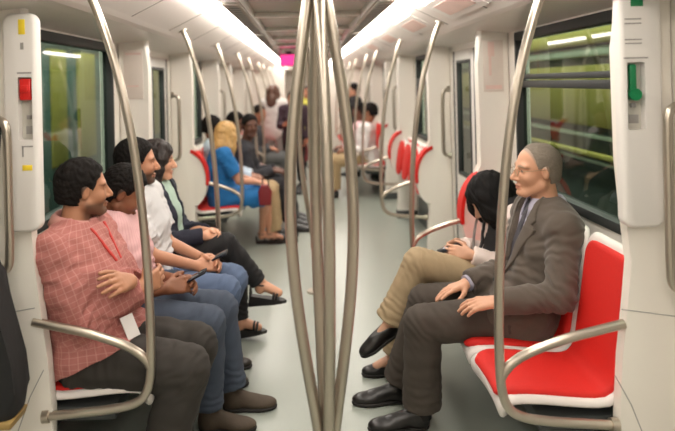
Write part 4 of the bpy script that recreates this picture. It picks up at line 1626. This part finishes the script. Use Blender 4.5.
def phone(t, n, up, w=.068, h=.135, mats=None):
    n = nrm(n); up = nrm(V(*up) - n * np.dot(V(*up), n)); r = np.cross(up, n)
    for nm, ww, hh, z0, z1, m in (('case', w, h, -.004, .004, M_PHONE), ('screen', w - .008, h - .022, .004, .0048, M_SCREEN)):
        b = MB()
        b.box(-ww / 2, ww / 2, -hh / 2, hh / 2, z0, z1, .003 if nm == 'case' else .0003)
        for v in b.bm.verts:
            v.co = Vector(r * v.co.x + up * v.co.y + n * v.co.z)
        b.build(nm, m, t)


M_SCREEN = mat('phone_glass', (40, 44, 54), .1)


# ---------------------------------------------------------------- left bench
def man_plaid():
    root = person((-.93, 2.62, 0), 'Bearded man in a red plaid shirt with arms crossed, nearest on the left bench')
    J = dict(pelvis=(-.935, 2.62, .545), neck=(-.985, 2.62, 1.035), shR=(-1.015, 2.462, .975), shL=(-.955, 2.795, .975), bow=(.02, 0, 0),
             elR=(-.88, 2.46, .55), elL=(-.76, 2.82, .60), wrR=(-.705, 2.60, .785), wrL=(-.735, 2.52, .835),
             hipR=(-.92, 2.545, .522), hipL=(-.92, 2.73, .525), knR=(-.52, 2.49, .50), knL=(-.52, 2.71, .50), anR=(-.64, 2.50, .10), anL=(-.64, 2.71, .10))
    hm = Human(root, J, 1.04, build=1.12)
    hd = Head((-.950, 2.635, 1.186), (.86, .50, -.03), .96)
    skin = (176, 124, 94)
    hm.body(hd, M_SKIN, hd.tint(skin, (140, 84, 74), .72, hairc=(34, 26, 22), scalp=(26, 20, 17)),
            {'R': dict(d=(.5, .85, .15), n=(.9, -.4, .2), curl=.5), 'L': dict(d=(-.2, -.95, .25), n=(.8, -.1, .6), curls=[.25, .3, .35, .4])}, nr=.058, fat=1.0)
    eyes(hd, root)
    hair_short(hd, root, M_HAIR_BLACK, .016, .010, bumps=.003, seed=4)
    pl = plaid('red_plaid_cotton', (170, 106, 99), (198, 146, 138), (50, 46, 0), (.16, .16, 0), line2=(198, 146, 138), mixf=.45)
    B, cr = hm.shirt('shirt', pl, e=.018, hem=-.08, lap=.30, lapr=.112, lapz=.02, hemcut=((-.88, 2.62, .545), .34, (.40, 0, -.9)), sleeve=.93, r=(.064, .06, .056, .046), ret=True)
    B2 = B.copy()
    hm.weave(solid(B, 'shirt', pl, root, .0045, .08, 21, cr))
    collar(hm, pl, r=.071, hgt=.038, drop=.03, gap=24)
    # lanyard hanging to a white card
    red = mat('red_lanyard', (196, 58, 52), .6)
    n = hm.J['neck']
    R = np.array([hm.fwd, hm.lat, hm.up])
    for sgn in (1, -1):
        patch(hm, B2, [(sgn * .05, .0), (sgn * .062, .0), (sgn * .026, -.15), (sgn * .012, -.15)], 'lanyard', red, (.006, .003), f0=.05)
    b = MB(parent_origin(root))
    c = V(-.735, 2.50, .665)
    u, r_, m_ = nrm(V(-.35, .05, .9)), nrm(V(.6, .75, .1)), None
    nn = np.cross(r_, u)
    q = [c + r_ * .028 * a + u * .045 * e + nn * .002 * z for z in (-1, 1) for a, e in ((-1, -1), (1, -1), (1, 1), (-1, 1))]
    for fidx in ((3, 2, 1, 0), (4, 5, 6, 7), (0, 1, 5, 4), (1, 2, 6, 5), (2, 3, 7, 6), (3, 0, 4, 7)):
        b.quad(*[q[i] for i in fidx])
    bmesh.ops.remove_doubles(b.bm, verts=b.bm.verts[:], dist=1e-6)
    b.build('badge_card', mat('white_card', (226, 222, 220), .4), root, smooth=False)
    hm.trousers('trousers', mat('charcoal_trousers', (50, 46, 42), .9, noise=.08, nscale=80, bump=.2, bscale=400), r=(.112, .082, .074, .07), seed=31, wrinkle=.003)
    shoe('shoe', (-.675, 2.50, 0), (1, -.05, 0), (M_LEATHER, M_SOLE), root, L=.28)
    shoe('shoe', (-.675, 2.715, 0), (1, .05, 0), (M_LEATHER, M_SOLE), root, L=.28)


def man_pink():
    root = person((-.93, 3.06, 0), 'Man in a pale pink shirt and jeans looking down at his phone, left bench')
    J = dict(pelvis=(-.94, 3.06, .545), neck=(-.965, 3.05, .985), shR=(-.975, 2.90, .925), shL=(-.935, 3.22, .925), bow=(.03, 0, 0),
             elR=(-.90, 2.90, .55), elL=(-.86, 3.26, .55), wrR=(-.685, 2.93, .675), wrL=(-.665, 3.085, .665),
             hipR=(-.92, 2.96, .53), hipL=(-.92, 3.16, .53), knR=(-.50, 2.91, .515), knL=(-.47, 3.13, .505), anR=(-.52, 2.97, .10), anL=(-.43, 3.15, .10))
    hm = Human(root, J, 1.0)
    hd = Head((-.905, 3.05, 1.10), (.83, .22, -.50), 1.0)
    skin = (132, 84, 58)
    hm.body(hd, M_SKIN, hd.tint(skin, (104, 62, 54), .25, hairc=(26, 20, 18), scalp=(22, 17, 15)),
            {'R': dict(d=(.85, .45, .05), n=(.1, -.85, .5), curl=.55), 'L': dict(d=(.8, -.45, .05), n=(.2, .85, .5), curl=.6)}, nr=.054)
    eyes(hd, root)
    hair_short(hd, root, M_HAIR_BLACK, .015, .009, bumps=.003, seed=6)
    pk = plaid('pink_striped_cotton', (222, 178, 178), (202, 146, 152), (70, 0, 0), (.3, 0, 0), mixf=.4)
    hm.shirt('shirt', pk, e=.018, hem=-.09, lap=.2, sleeve=.12, r=(.062, .058, .056, .054), seed=22)
    collar(hm, pk, r=.067, hgt=.036, drop=.03, gap=26)
    jn = mat('grey_blue_denim', (66, 75, 90), .9, noise=.14, nscale=18, bump=.25, bscale=500)
    hm.trousers('jeans', jn, r=(.096, .076, .068, .066), seed=33, wrinkle=.0028)
    shoe('shoe', (-.555, 2.975, 0), (1, -.05, 0), (M_BROWNSHOE, M_SOLE), root, L=.265)
    shoe('shoe', (-.465, 3.155, 0), (1, .03, 0), (M_BROWNSHOE, M_SOLE), root, L=.26)
    t = thing('phone', (-.575, 3.005, .70), 'Dark phone held by the man in the pale pink shirt', 'phone')
    phone(t, (-.45, -.05, .9), (.9, 0, .45))


def man_white():
    root = person((-.92, 3.51, 0), 'Bearded man in a white polo shirt and blue jeans holding a dark phone, left bench')
    J = dict(pelvis=(-.93, 3.51, .545), neck=(-.985, 3.50, 1.04), shR=(-.985, 3.32, .985), shL=(-.95, 3.68, .985), bow=(.02, 0, 0),
             elR=(-.90, 3.30, .55), elL=(-.88, 3.70, .55), wrR=(-.63, 3.42, .635), wrL=(-.62, 3.55, .64),
             hipR=(-.92, 3.41, .53), hipL=(-.92, 3.61, .53), knR=(-.48, 3.37, .515), knL=(-.46, 3.58, .51), anR=(-.60, 3.40, .10), anL=(-.60, 3.60, .10))
    hm = Human(root, J, 1.02)
    hd = Head((-.955, 3.49, 1.19), (.9, .30, -.05), 1.02)
    skin = (186, 132, 102)
    hm.body(hd, M_SKIN, hd.tint(skin, (150, 90, 80), .85, hairc=(30, 24, 20), scalp=(24, 19, 16)),
            {'R': dict(d=(.9, .4, .0), n=(.1, -.8, .6), curl=.6), 'L': dict(d=(.85, -.45, .0), n=(.1, .8, .6), curl=.6)}, nr=.056)
    eyes(hd, root)
    hair_short(hd, root, M_HAIR_BLACK, .015, .010, seed=8)
    wh = mat('white_jersey', (206, 205, 206), .85, noise=.04, bump=.12, bscale=300)
    hm.shirt('polo_shirt', wh, e=.020, hem=-.09, lap=.2, sleeve=0, r=(.060, .056, .05, .05), seed=24)
    collar(hm, wh, r=.062, hgt=.028, drop=.026, gap=26)
    jn = mat('blue_denim', (88, 104, 132), .9, noise=.12, nscale=18, bump=.25, bscale=500)
    hm.trousers('jeans', jn, r=(.096, .074, .066, .064), seed=35)
    shoe('shoe', (-.64, 3.40, 0), (1, 0, 0), (M_LEATHER, M_SOLE), root, L=.275)
    shoe('shoe', (-.64, 3.605, 0), (1, .05, 0), (M_LEATHER, M_SOLE), root, L=.275)
    t = thing('phone', (-.535, 3.485, .665), 'Dark blue phone held by the man in the white polo shirt', 'phone')
    phone(t, (-.4, -.1, .9), (.9, 0, .4))


def sandal(root, ank, toe, material, L=.23, wedge=.05, up=None):
    """wedge sandal: a sole under the foot and two straps over it"""
    ank, d = V(*ank), nrm(toe)
    up = nrm(V(0, 0, 1) if up is None else up)
    up = nrm(up - d * np.dot(up, d)); l = np.cross(up, d)
    org = parent_origin(root)
    base = ank - up * .075 - d * .05
    b = MB(org)
    out = [(-.01, .0), (.0, .026), (.06, .027), (.15, .038), (.2, .03), (.225, 0), (.2, -.03), (.15, -.038), (.06, -.027), (.0, -.026)]
    rings = []
    for z in (0, 1):
        r = []
        for f, s_ in out:
            th = .018 if z else .018 - .018 - wedge * max(0, 1 - f / .2)
            r.append(b.bm.verts.new(tuple(base + d * f * L / .23 + l * s_ * .95 + up * (th - .02) - 0 * up)))
        rings.append(r)
    n = len(out)
    b.bm.faces.new(rings[0][::-1]); b.bm.faces.new(rings[1])
    for i in range(n):
        b.bm.faces.new((rings[0][i], rings[0][(i + 1) % n], rings[1][(i + 1) % n], rings[1][i]))
    bmesh.ops.recalc_face_normals(b.bm, faces=b.bm.faces[:])
    for f0, hgt, w in ((.145, .045, .04), (.165, .04, .04)):
        b.tube([base + d * f0 * L / .23 + l * w * math.cos(a) + up * hgt * math.sin(a) for a in np.linspace(0, math.pi, 9)], .007, n=8, res=2)
    b.tube([ank + d * .04 * math.cos(a) + l * .04 * math.sin(a) + up * .0 for a in np.linspace(0, 2 * math.pi, 13)[:-1]], .005, n=6, closed=True, res=2)
    b.tube([base + d * .0 + l * .026, base + d * -.006 + up * .05, base + d * .0 - l * .026], .006, n=6)
    b.build('sandal', material, root)


def woman_navy():
    root = person((-.92, 3.94, 0), 'Long-haired woman in a navy cardigan with clasped hands, legs crossed, left bench')
    J = dict(pelvis=(-.93, 3.94, .535), neck=(-.975, 3.93, 1.005), shR=(-.965, 3.775, .95), shL=(-.94, 4.09, .95), bow=(.025, 0, 0),
             elR=(-.90, 3.74, .55), elL=(-.86, 4.12, .55), wrR=(-.655, 3.83, .70), wrL=(-.64, 3.93, .70),
             hipR=(-.91, 3.85, .53), hipL=(-.91, 4.03, .53), knR=(-.535, 3.87, .635), knL=(-.49, 4.01, .515), anR=(-.335, 3.93, .375), anL=(-.475, 4.03, .11))
    hm = Human(root, J, .96)
    hd = Head((-.945, 3.93, 1.145), (.95, .12, -.08), .97)
    skin = (212, 158, 128)
    hm.body(hd, M_SKIN, hd.tint(skin, (176, 98, 90), hairc=(40, 28, 24)),
            {'R': dict(d=(.8, .42, -.05), n=(.1, -.75, .65), curl=.75, k=.95), 'L': dict(d=(.8, -.42, -.05), n=(.1, .75, .65), curl=.8, k=.95)},
            toes={'R': (.95, -.1, -.12), 'L': (1, 0, 0)}, nr=.049, female=True, fat=.95)
    eyes(hd, root)
    f = F(hd.c - .34, hd.c + .24, .005)
    f.ell(hd.pt(-.016, 0, .036), (.112, .090, .100), hd.R, 0)
    f.ell(hd.pt(.125, 0, -.04), (.095, .066, .105), hd.R, .01, 'sub')
    f.chain([hd.pt(-.06, 0, .0), hd.pt(-.085, 0, -.09), hd.pt(-.09, 0, -.19), hd.pt(-.085, 0, -.25)], [.075, .07, .055, .03], .03)
    for q in (1, -1):
        f.chain([hd.pt(.03, q * .055, .09), hd.pt(.03, q * .083, .02), hd.pt(.015, q * .09, -.06), hd.pt(.0, q * .10, -.15), hd.pt(.01, q * .10, -.22)], [.022, .026, .03, .034, .018], .03)
    solid(f, 'hair', M_HAIR_DARKBROWN, root, .003, .03, 4)
    navy = mat('navy_knit', (38, 40, 54), .9, noise=.12, nscale=80, bump=.3, bscale=300)
    mint = mat('mint_top', (168, 190, 176), .85, noise=.05)
    hm.shirt('top', mint, e=.004, sleeve=.05, hem=-.06, seed=25)
    C, cr = hm.shirt('cardigan', navy, e=.016, hem=-.09, lap=.2, sleeve=.96, r=(.054, .05, .048, .040), ret=True)
    C.poly(hm.J['neck'], np.array([hm.fwd, hm.lat, hm.up]), [(-.075, .08), (.075, .08), (.085, -.05), (.05, -.45), (-.05, -.45), (-.085, -.05)], 0.0, 'sub')
    solid(C, 'cardigan', navy, root, .003, .08, 26, cr)
    hm.trousers('trousers', mat('black_trousers', (26, 25, 27), .85, noise=.1, bump=.15, bscale=300), r=(.088, .066, .058, .046), seed=37)
    sm = mat('black_sandal', (26, 22, 22), .5)
    sandal(root, hm.J['anR'], (.95, -.1, -.12), sm)
    sandal(root, hm.J['anL'] + V(0, 0, .03), (1, -.05, -.05), sm)


# ---------------------------------------------------------------- passengers farther down the car
def far_person(loc, label, J, hd, skin, hands, top, bottom, hairf, size=1.0, h=.009, sleeve=.95, toes=None, female=False, shoes=None, bot='trousers', hair_name='hair', topname='shirt', e=.018, nr=.055, hairc=(30, 24, 20), lap=.2, skirt=None, seed=1, hem=-.08, extra=None):
    root = person(loc, label)
    hm = Human(root, J, size, h)
    hm.body(hd, M_SKIN, hd.tint(skin, tuple(int(c * .8) for c in skin), hairc=hairc), hands, toes=toes, nr=nr, female=female, detail=True)
    hairf(hd, root)
    hm.shirt(topname, top, e=e, sleeve=sleeve, hem=hem, lap=lap, seed=seed, r=(.06, .056, .052, .044))
    if bot: hm.trousers(bot, bottom, r=(.096, .074, .068, .066), seed=seed + 3)
    if shoes:
        for p, d in shoes:
            shoe('shoe', p, d, (M_BLACKLEATHER, M_SOLE), root, h=.009, top=.09)
    if extra: extra(hm, root)
    return hm


def H_short(m, top=.014, side=.01):
    return lambda hd, root: hair_short(hd, root, m, top, side, h=.008, seed=5)


def H_long(m, length=.3, wide=.09):
    def fn(hd, root):
        f = F(hd.c - .42, hd.c + .24, .009)
        f.ell(hd.pt(-.016, 0, .036), (.112, .090, .100), hd.R, 0)
        f.ell(hd.pt(.125, 0, -.04), (.095, .066, .105), hd.R, .01, 'sub')
        f.chain([hd.pt(-.05, 0, .0), hd.pt(-.075, 0, -.1), hd.pt(-.085, 0, -.1 - length * .5), hd.pt(-.08, 0, -.06 - length)], [.085, .085, .08, .035], .03)
        for q in (1, -1):
            f.chain([hd.pt(.0, q * .07, .06), hd.pt(-.01, q * .088, -.03), hd.pt(-.03, q * .09, -.12), hd.pt(-.04, q * .08, -.05 - length * .8)], [.03, .034, .04, .03], .03)
        solid(f, 'hair', m, root, .004, .03, 4)
    return fn


def seated(x, y, s, face=None, lean=0.0, knee=(.46, .12), ank=(.0, 0), size=1.0, wr=None, dz=0.0):
    """ordinary seated pose; s=+1 faces +x"""
    J = dict(pelvis=(x, y, .545), neck=(x - s * .05 + s * lean, y, 1.03 - abs(lean) * .35), bow=(s * .02, 0, 0))
    nx, ny, nz = J['neck']
    J['sh' + ('R' if s > 0 else 'L')] = (nx - s * .005, y - .18 * size, nz - .06)
    J['sh' + ('L' if s > 0 else 'R')] = (nx - s * .005, y + .18 * size, nz - .06)
    A, Bq = ('R', 'L') if s > 0 else ('L', 'R')
    J['el' + A] = (nx + s * .05, y - .22, .6); J['el' + Bq] = (nx + s * .05, y + .22, .6)
    wr = wr or ((.33, -.08, .66), (.33, .08, .66))
    J['wr' + A] = (x + s * wr[0][0], y + wr[0][1], wr[0][2]); J['wr' + Bq] = (x + s * wr[1][0], y + wr[1][1], wr[1][2])
    J['hip' + A] = (x + s * .01, y - .1, .53); J['hip' + Bq] = (x + s * .01, y + .1, .53)
    J['kn' + A] = (x + s * knee[0], y - knee[1], .51); J['kn' + Bq] = (x + s * knee[0], y + knee[1], .51)
    J['an' + A] = (x + s * (knee[0] + ank[0]), y - knee[1] + ank[1], .10); J['an' + Bq] = (x + s * (knee[0] + ank[0]), y + knee[1] + ank[1], .10)
    return J


def laphands(s):
    A, Bq = ('R', 'L') if s > 0 else ('L', 'R')
    return {A: dict(d=(s * .9, .3, -.1), n=(0, -.4, .9), curl=.5), Bq: dict(d=(s * .9, -.3, -.1), n=(0, .4, .9), curl=.5)}


def sole(J, s, q):
    a = J['an' + q]
    return ((a[0] - s * .035, a[1], 0), (s, 0, 0))


def far_crowd():
    # woman in the blue dress
    x, y = -.90, 6.12
    J = dict(pelvis=(x + .06, y, .545), neck=(-.84, y - .02, 1.0), shR=(-.80, y - .17, .94), shL=(-.86, y + .16, .94), bow=(-.02, 0, 0),
             elR=(-.66, y - .22, .66), elL=(-.72, y + .3, .6), wrR=(-.52, y + .02, .66), wrL=(-.56, y + .16, .66),
             hipR=(x + .09, y - .08, .53), hipL=(x + .07, y + .10, .53), knR=(-.44, y + .02, .515), knL=(-.44, y + .17, .515), anR=(-.50, 6.42, .10), anL=(-.42, 6.42, .10))
    hd = Head((-.79, y - .01, 1.125), (.55, .82, -.05), .98)
    blue = mat('blue_dress_cloth', (22, 108, 172), .75, noise=.08, nscale=20)

    def dress(hm, root):
        f = hm.field(('pelvis', 'hipL', 'hipR', 'knL', 'knR'), pad=.18)
        f.cone(hm.spine(.25), hm.spine(-.08), .135, .14, .0, lat=hm.latp, ratio=1.3)
        for q in 'LR':
            f.cone(hm.J['hip' + q] - V(0, 0, .01), hm.J['kn' + q], .115, .088, .05)
            f.cut(hm.J['kn' + q] + V(.02, 0, 0), .13, V(1, .1, -.3))
        hm.rest(f)
        solid(f, 'skirt', blue, root, .004, .09, 7)
        for q in 'LR':
            sandal(root, hm.J['an' + q], (1, -.1, 0), mat('dark_sandal', (40, 26, 24), .5), wedge=.04)
    far_person((x, y, 0), 'Blonde woman in a bright blue dress seen from behind, first on the far left bench', J, hd, (206, 150, 122),
               {'R': dict(d=(.9, .3, -.1), n=(0, -.3, .9), curl=.5), 'L': dict(d=(.9, -.3, -.1), n=(0, .3, .9), curl=.5)}, blue, None, H_long(M_HAIR_BLONDE, .27),
               size=.96, sleeve=0, toes={'L': (1, -.1, 0), 'R': (1, -.1, 0)}, female=True, bot=None, topname='dress_top', nr=.05, extra=dress)
    # red bag in her lap side
    t = thing('handbag', (-.43, 6.0, .46), 'Dark red handbag beside the woman in the blue dress', 'bag')
    b = MB(t.location); b.prism([(-.48, .47), (-.37, .47), (-.36, .60), (-.40, .66), (-.46, .66), (-.49, .60)], 'y', 5.93, 5.99, .02)
    b.build('bag_body', mat('dark_red_leather', (120, 26, 34), .5, noise=.1), t)
    b = MB(t.location); b.tube([(-.45, 5.96, .65), (-.44, 5.96, .74), (-.40, 5.96, .74), (-.39, 5.96, .65)], .006, n=8); b.build('bag_handle', M_BLACKLEATHER, t)
    # man in the pale blue shirt and khaki trousers
    khaki = mat('khaki_twill', (172, 148, 112), .85, noise=.06)
    J = seated(-.93, 6.57, 1, knee=(.52, .12), ank=(.04, 0))
    far_person((-.93, 6.57, 0), 'Man in a pale blue shirt and khaki trousers behind the woman in the blue dress', J, Head((-.985, 6.55, 1.165), (.75, .65, -.1)), (150, 100, 74), laphands(1),
               mat('pale_blue_shirt', (190, 205, 220), .8), khaki, H_short(M_HAIR_BLACK), seed=2, shoes=[sole(J, 1, 'L'), sole(J, 1, 'R')])
    # dark jacket man, leaning forward, looking to the camera
    J = seated(-.90, 7.02, 1, lean=.25, knee=(.56, .12), ank=(.12, 0), wr=((.50, -.1, .66), (.52, .06, .66)))
    far_person((-.90, 7.02, 0), 'Man in a dark jacket leaning forward and facing the viewer, far left bench', J, Head((-.64, 6.98, 1.15), (.45, -.9, -.12)), (96, 60, 44), laphands(1),
               mat('dark_jacket', (42, 42, 48), .8, noise=.1), mat('dark_trousers', (34, 34, 38), .85), H_short(M_HAIR_BLACK, .012), seed=3, shoes=[sole(J, 1, 'L'), sole(J, 1, 'R')], topname='jacket', e=.026)
    J = seated(-.92, 7.42, 1, lean=.12, knee=(.62, .1), ank=(.10, 0))
    far_person((-.92, 7.42, 0), 'Man in a white vest with black trousers, fourth on the far left bench', J, Head((-.84, 7.40, 1.16), (.9, -.3, -.3)), (110, 70, 52), laphands(1),
               mat('white_vest', (210, 206, 202), .85), mat('black_twill', (30, 30, 32), .85), H_short(M_HAIR_BLACK), seed=4, shoes=[sole(J, 1, 'L'), sole(J, 1, 'R')], sleeve=0)
    # third bench, left: man in grey suit
    J = seated(-.90, 9.35, 1, lean=.18, knee=(.56, .14))
    far_person((-.90, 9.35, 0), 'Man in a dark grey suit seated on the third left bench, near end', J, Head((-.70, 9.33, 1.17), (.8, -.6, -.1)), (170, 116, 90), laphands(1),
               mat('dark_grey_suiting', (62, 64, 68), .85), mat('grey_suiting', (84, 84, 84), .85), H_short(M_HAIR_BLACK), seed=5, shoes=[sole(J, 1, 'L'), sole(J, 1, 'R')], topname='jacket', e=.026)
    # standing passengers
    def standing(x, y, fx, fy, hz, arms=None, size=1.0):
        f = nrm(V(fx, fy, 0)); l = V(-f[1], f[0], 0)
        z = hz
        p = lambda a, b, c: V(x, y, 0) + f * a + l * b + V(0, 0, c * z / 1.55)
        J = dict(pelvis=p(0, 0, .93), neck=p(-.01, 0, 1.42), shL=p(-.01, .18, 1.36), shR=p(-.01, -.18, 1.36), elL=p(-.1, .3, 1.08), elR=p(-.1, -.3, 1.08),
                 wrL=p(.05, .24, .84), wrR=p(.05, -.24, .84), hipL=p(0, .095, .90), hipR=p(0, -.095, .90), knL=p(.02, .10, .49), knR=p(.02, -.10, .49), anL=p(-.02, .11, .09), anR=p(-.02, -.11, .09))
        if arms: J.update({k: p(*v) for k, v in arms.items()})
        sh = [(tuple(J['an' + q] * V(1, 1, 0) - f * .04), f) for q in 'LR']
        hands = {q: dict(d=tuple(J['wr' + q] - ik(J['sh' + q], J['wr' + q], .285, .255, J['el' + q])[0]), n=tuple(l * (1 if q == 'L' else -1)), curl=.4) for q in 'LR'}
        return J, sh, hands, f, l
    J, sh, hands, f, l = standing(-.56, 10.6, .3, .95, 1.45)
    far_person((-.56, 10.6, 0), 'Brown-haired standing woman in a white blouse far down the left side', J, Head(V(-.56, 10.6, 1.45), f, .98), (200, 150, 124), hands,
               mat('white_blouse', (222, 216, 212), .85), mat('grey_slacks', (150, 146, 142), .85), H_long(M_HAIR_BROWN, .16), size=.94, seed=6, shoes=sh, lap=0, female=True, topname='blouse')
    J, sh, hands, f, l = standing(-.22, 9.9, -.3, -.9, 1.36, arms=dict(wrR=(.22, -.08, 1.1)), size=.9)
    far_person((-.22, 9.9, 0), 'Short dark-haired passenger in dark clothes standing in the far aisle', J, Head(V(-.22, 9.9, 1.36), f, .98), (176, 112, 84), hands,
               mat('dark_plum_shirt', (62, 44, 54), .85), mat('black_slacks', (30, 30, 32), .85), H_short(M_HAIR_BLACK, .02, .014), size=.88, seed=7, shoes=sh, lap=0)
    J, sh, hands, f, l = standing(.02, 12.2, -.5, -.8, 1.42, size=.92)
    far_person((.02, 12.2, 0), 'Passenger in a yellow top standing farthest down the aisle', J, Head(V(.02, 12.2, 1.42), f, .98), (180, 120, 92), hands,
               mat('yellow_top', (206, 200, 92), .85), mat('dull_red_skirt', (140, 60, 62), .85), H_short(M_HAIR_DARKBROWN, .016, .012), size=.92, seed=8, shoes=sh, lap=0)
    J, sh, hands, f, l = standing(.78, 10.9, -.95, -.25, 1.45, arms=dict(wrL=(.16, .02, 1.36), elL=(.12, .22, 1.12), wrR=(.2, -.06, 1.2), elR=(.05, -.3, 1.1)))
    far_person((.78, 10.9, 0), 'Standing man in a black shirt with a hand raised to his face, far right', J, Head(V(.78, 10.9, 1.455), f, .98), (206, 150, 122), hands,
               mat('black_shirt', (28, 27, 29), .85), mat('black_jeans', (32, 32, 36), .85), H_short(M_HAIR_BLACK, .016), seed=9, shoes=sh, lap=0, sleeve=.1)
    # seated on the right, third bench
    J = seated(.86, 8.98, -1, lean=.10, knee=(.50, .12))
    far_person((.86, 8.98, 0), 'Man in a white shirt and khaki trousers seated on the third right bench', J, Head((.87, 8.98, 1.175), (-.85, .5, -.1)), (150, 98, 72), laphands(-1),
               mat('white_cotton_shirt', (226, 220, 218), .85), mat('tan_trousers', (168, 144, 108), .85), H_short(M_HAIR_BLACK), seed=10, shoes=[sole(J, -1, 'L'), sole(J, -1, 'R')])
    J = seated(.84, 9.42, -1, lean=.14, knee=(.50, .12))
    far_person((.84, 9.42, 0), 'Passenger in a pink shirt seated beside the man in the white shirt, far right', J, Head((.76, 9.42, 1.17), (-.9, .3, -.2)), (120, 76, 58), laphands(-1),
               mat('pink_cotton', (226, 184, 190), .85), mat('charcoal_slacks', (50, 50, 54), .85), H_short(M_HAIR_BLACK), seed=11, shoes=[sole(J, -1, 'L'), sole(J, -1, 'R')])


man_suit()
woman_bowed()
man_plaid()
man_pink()
man_white()
woman_navy()
far_crowd()
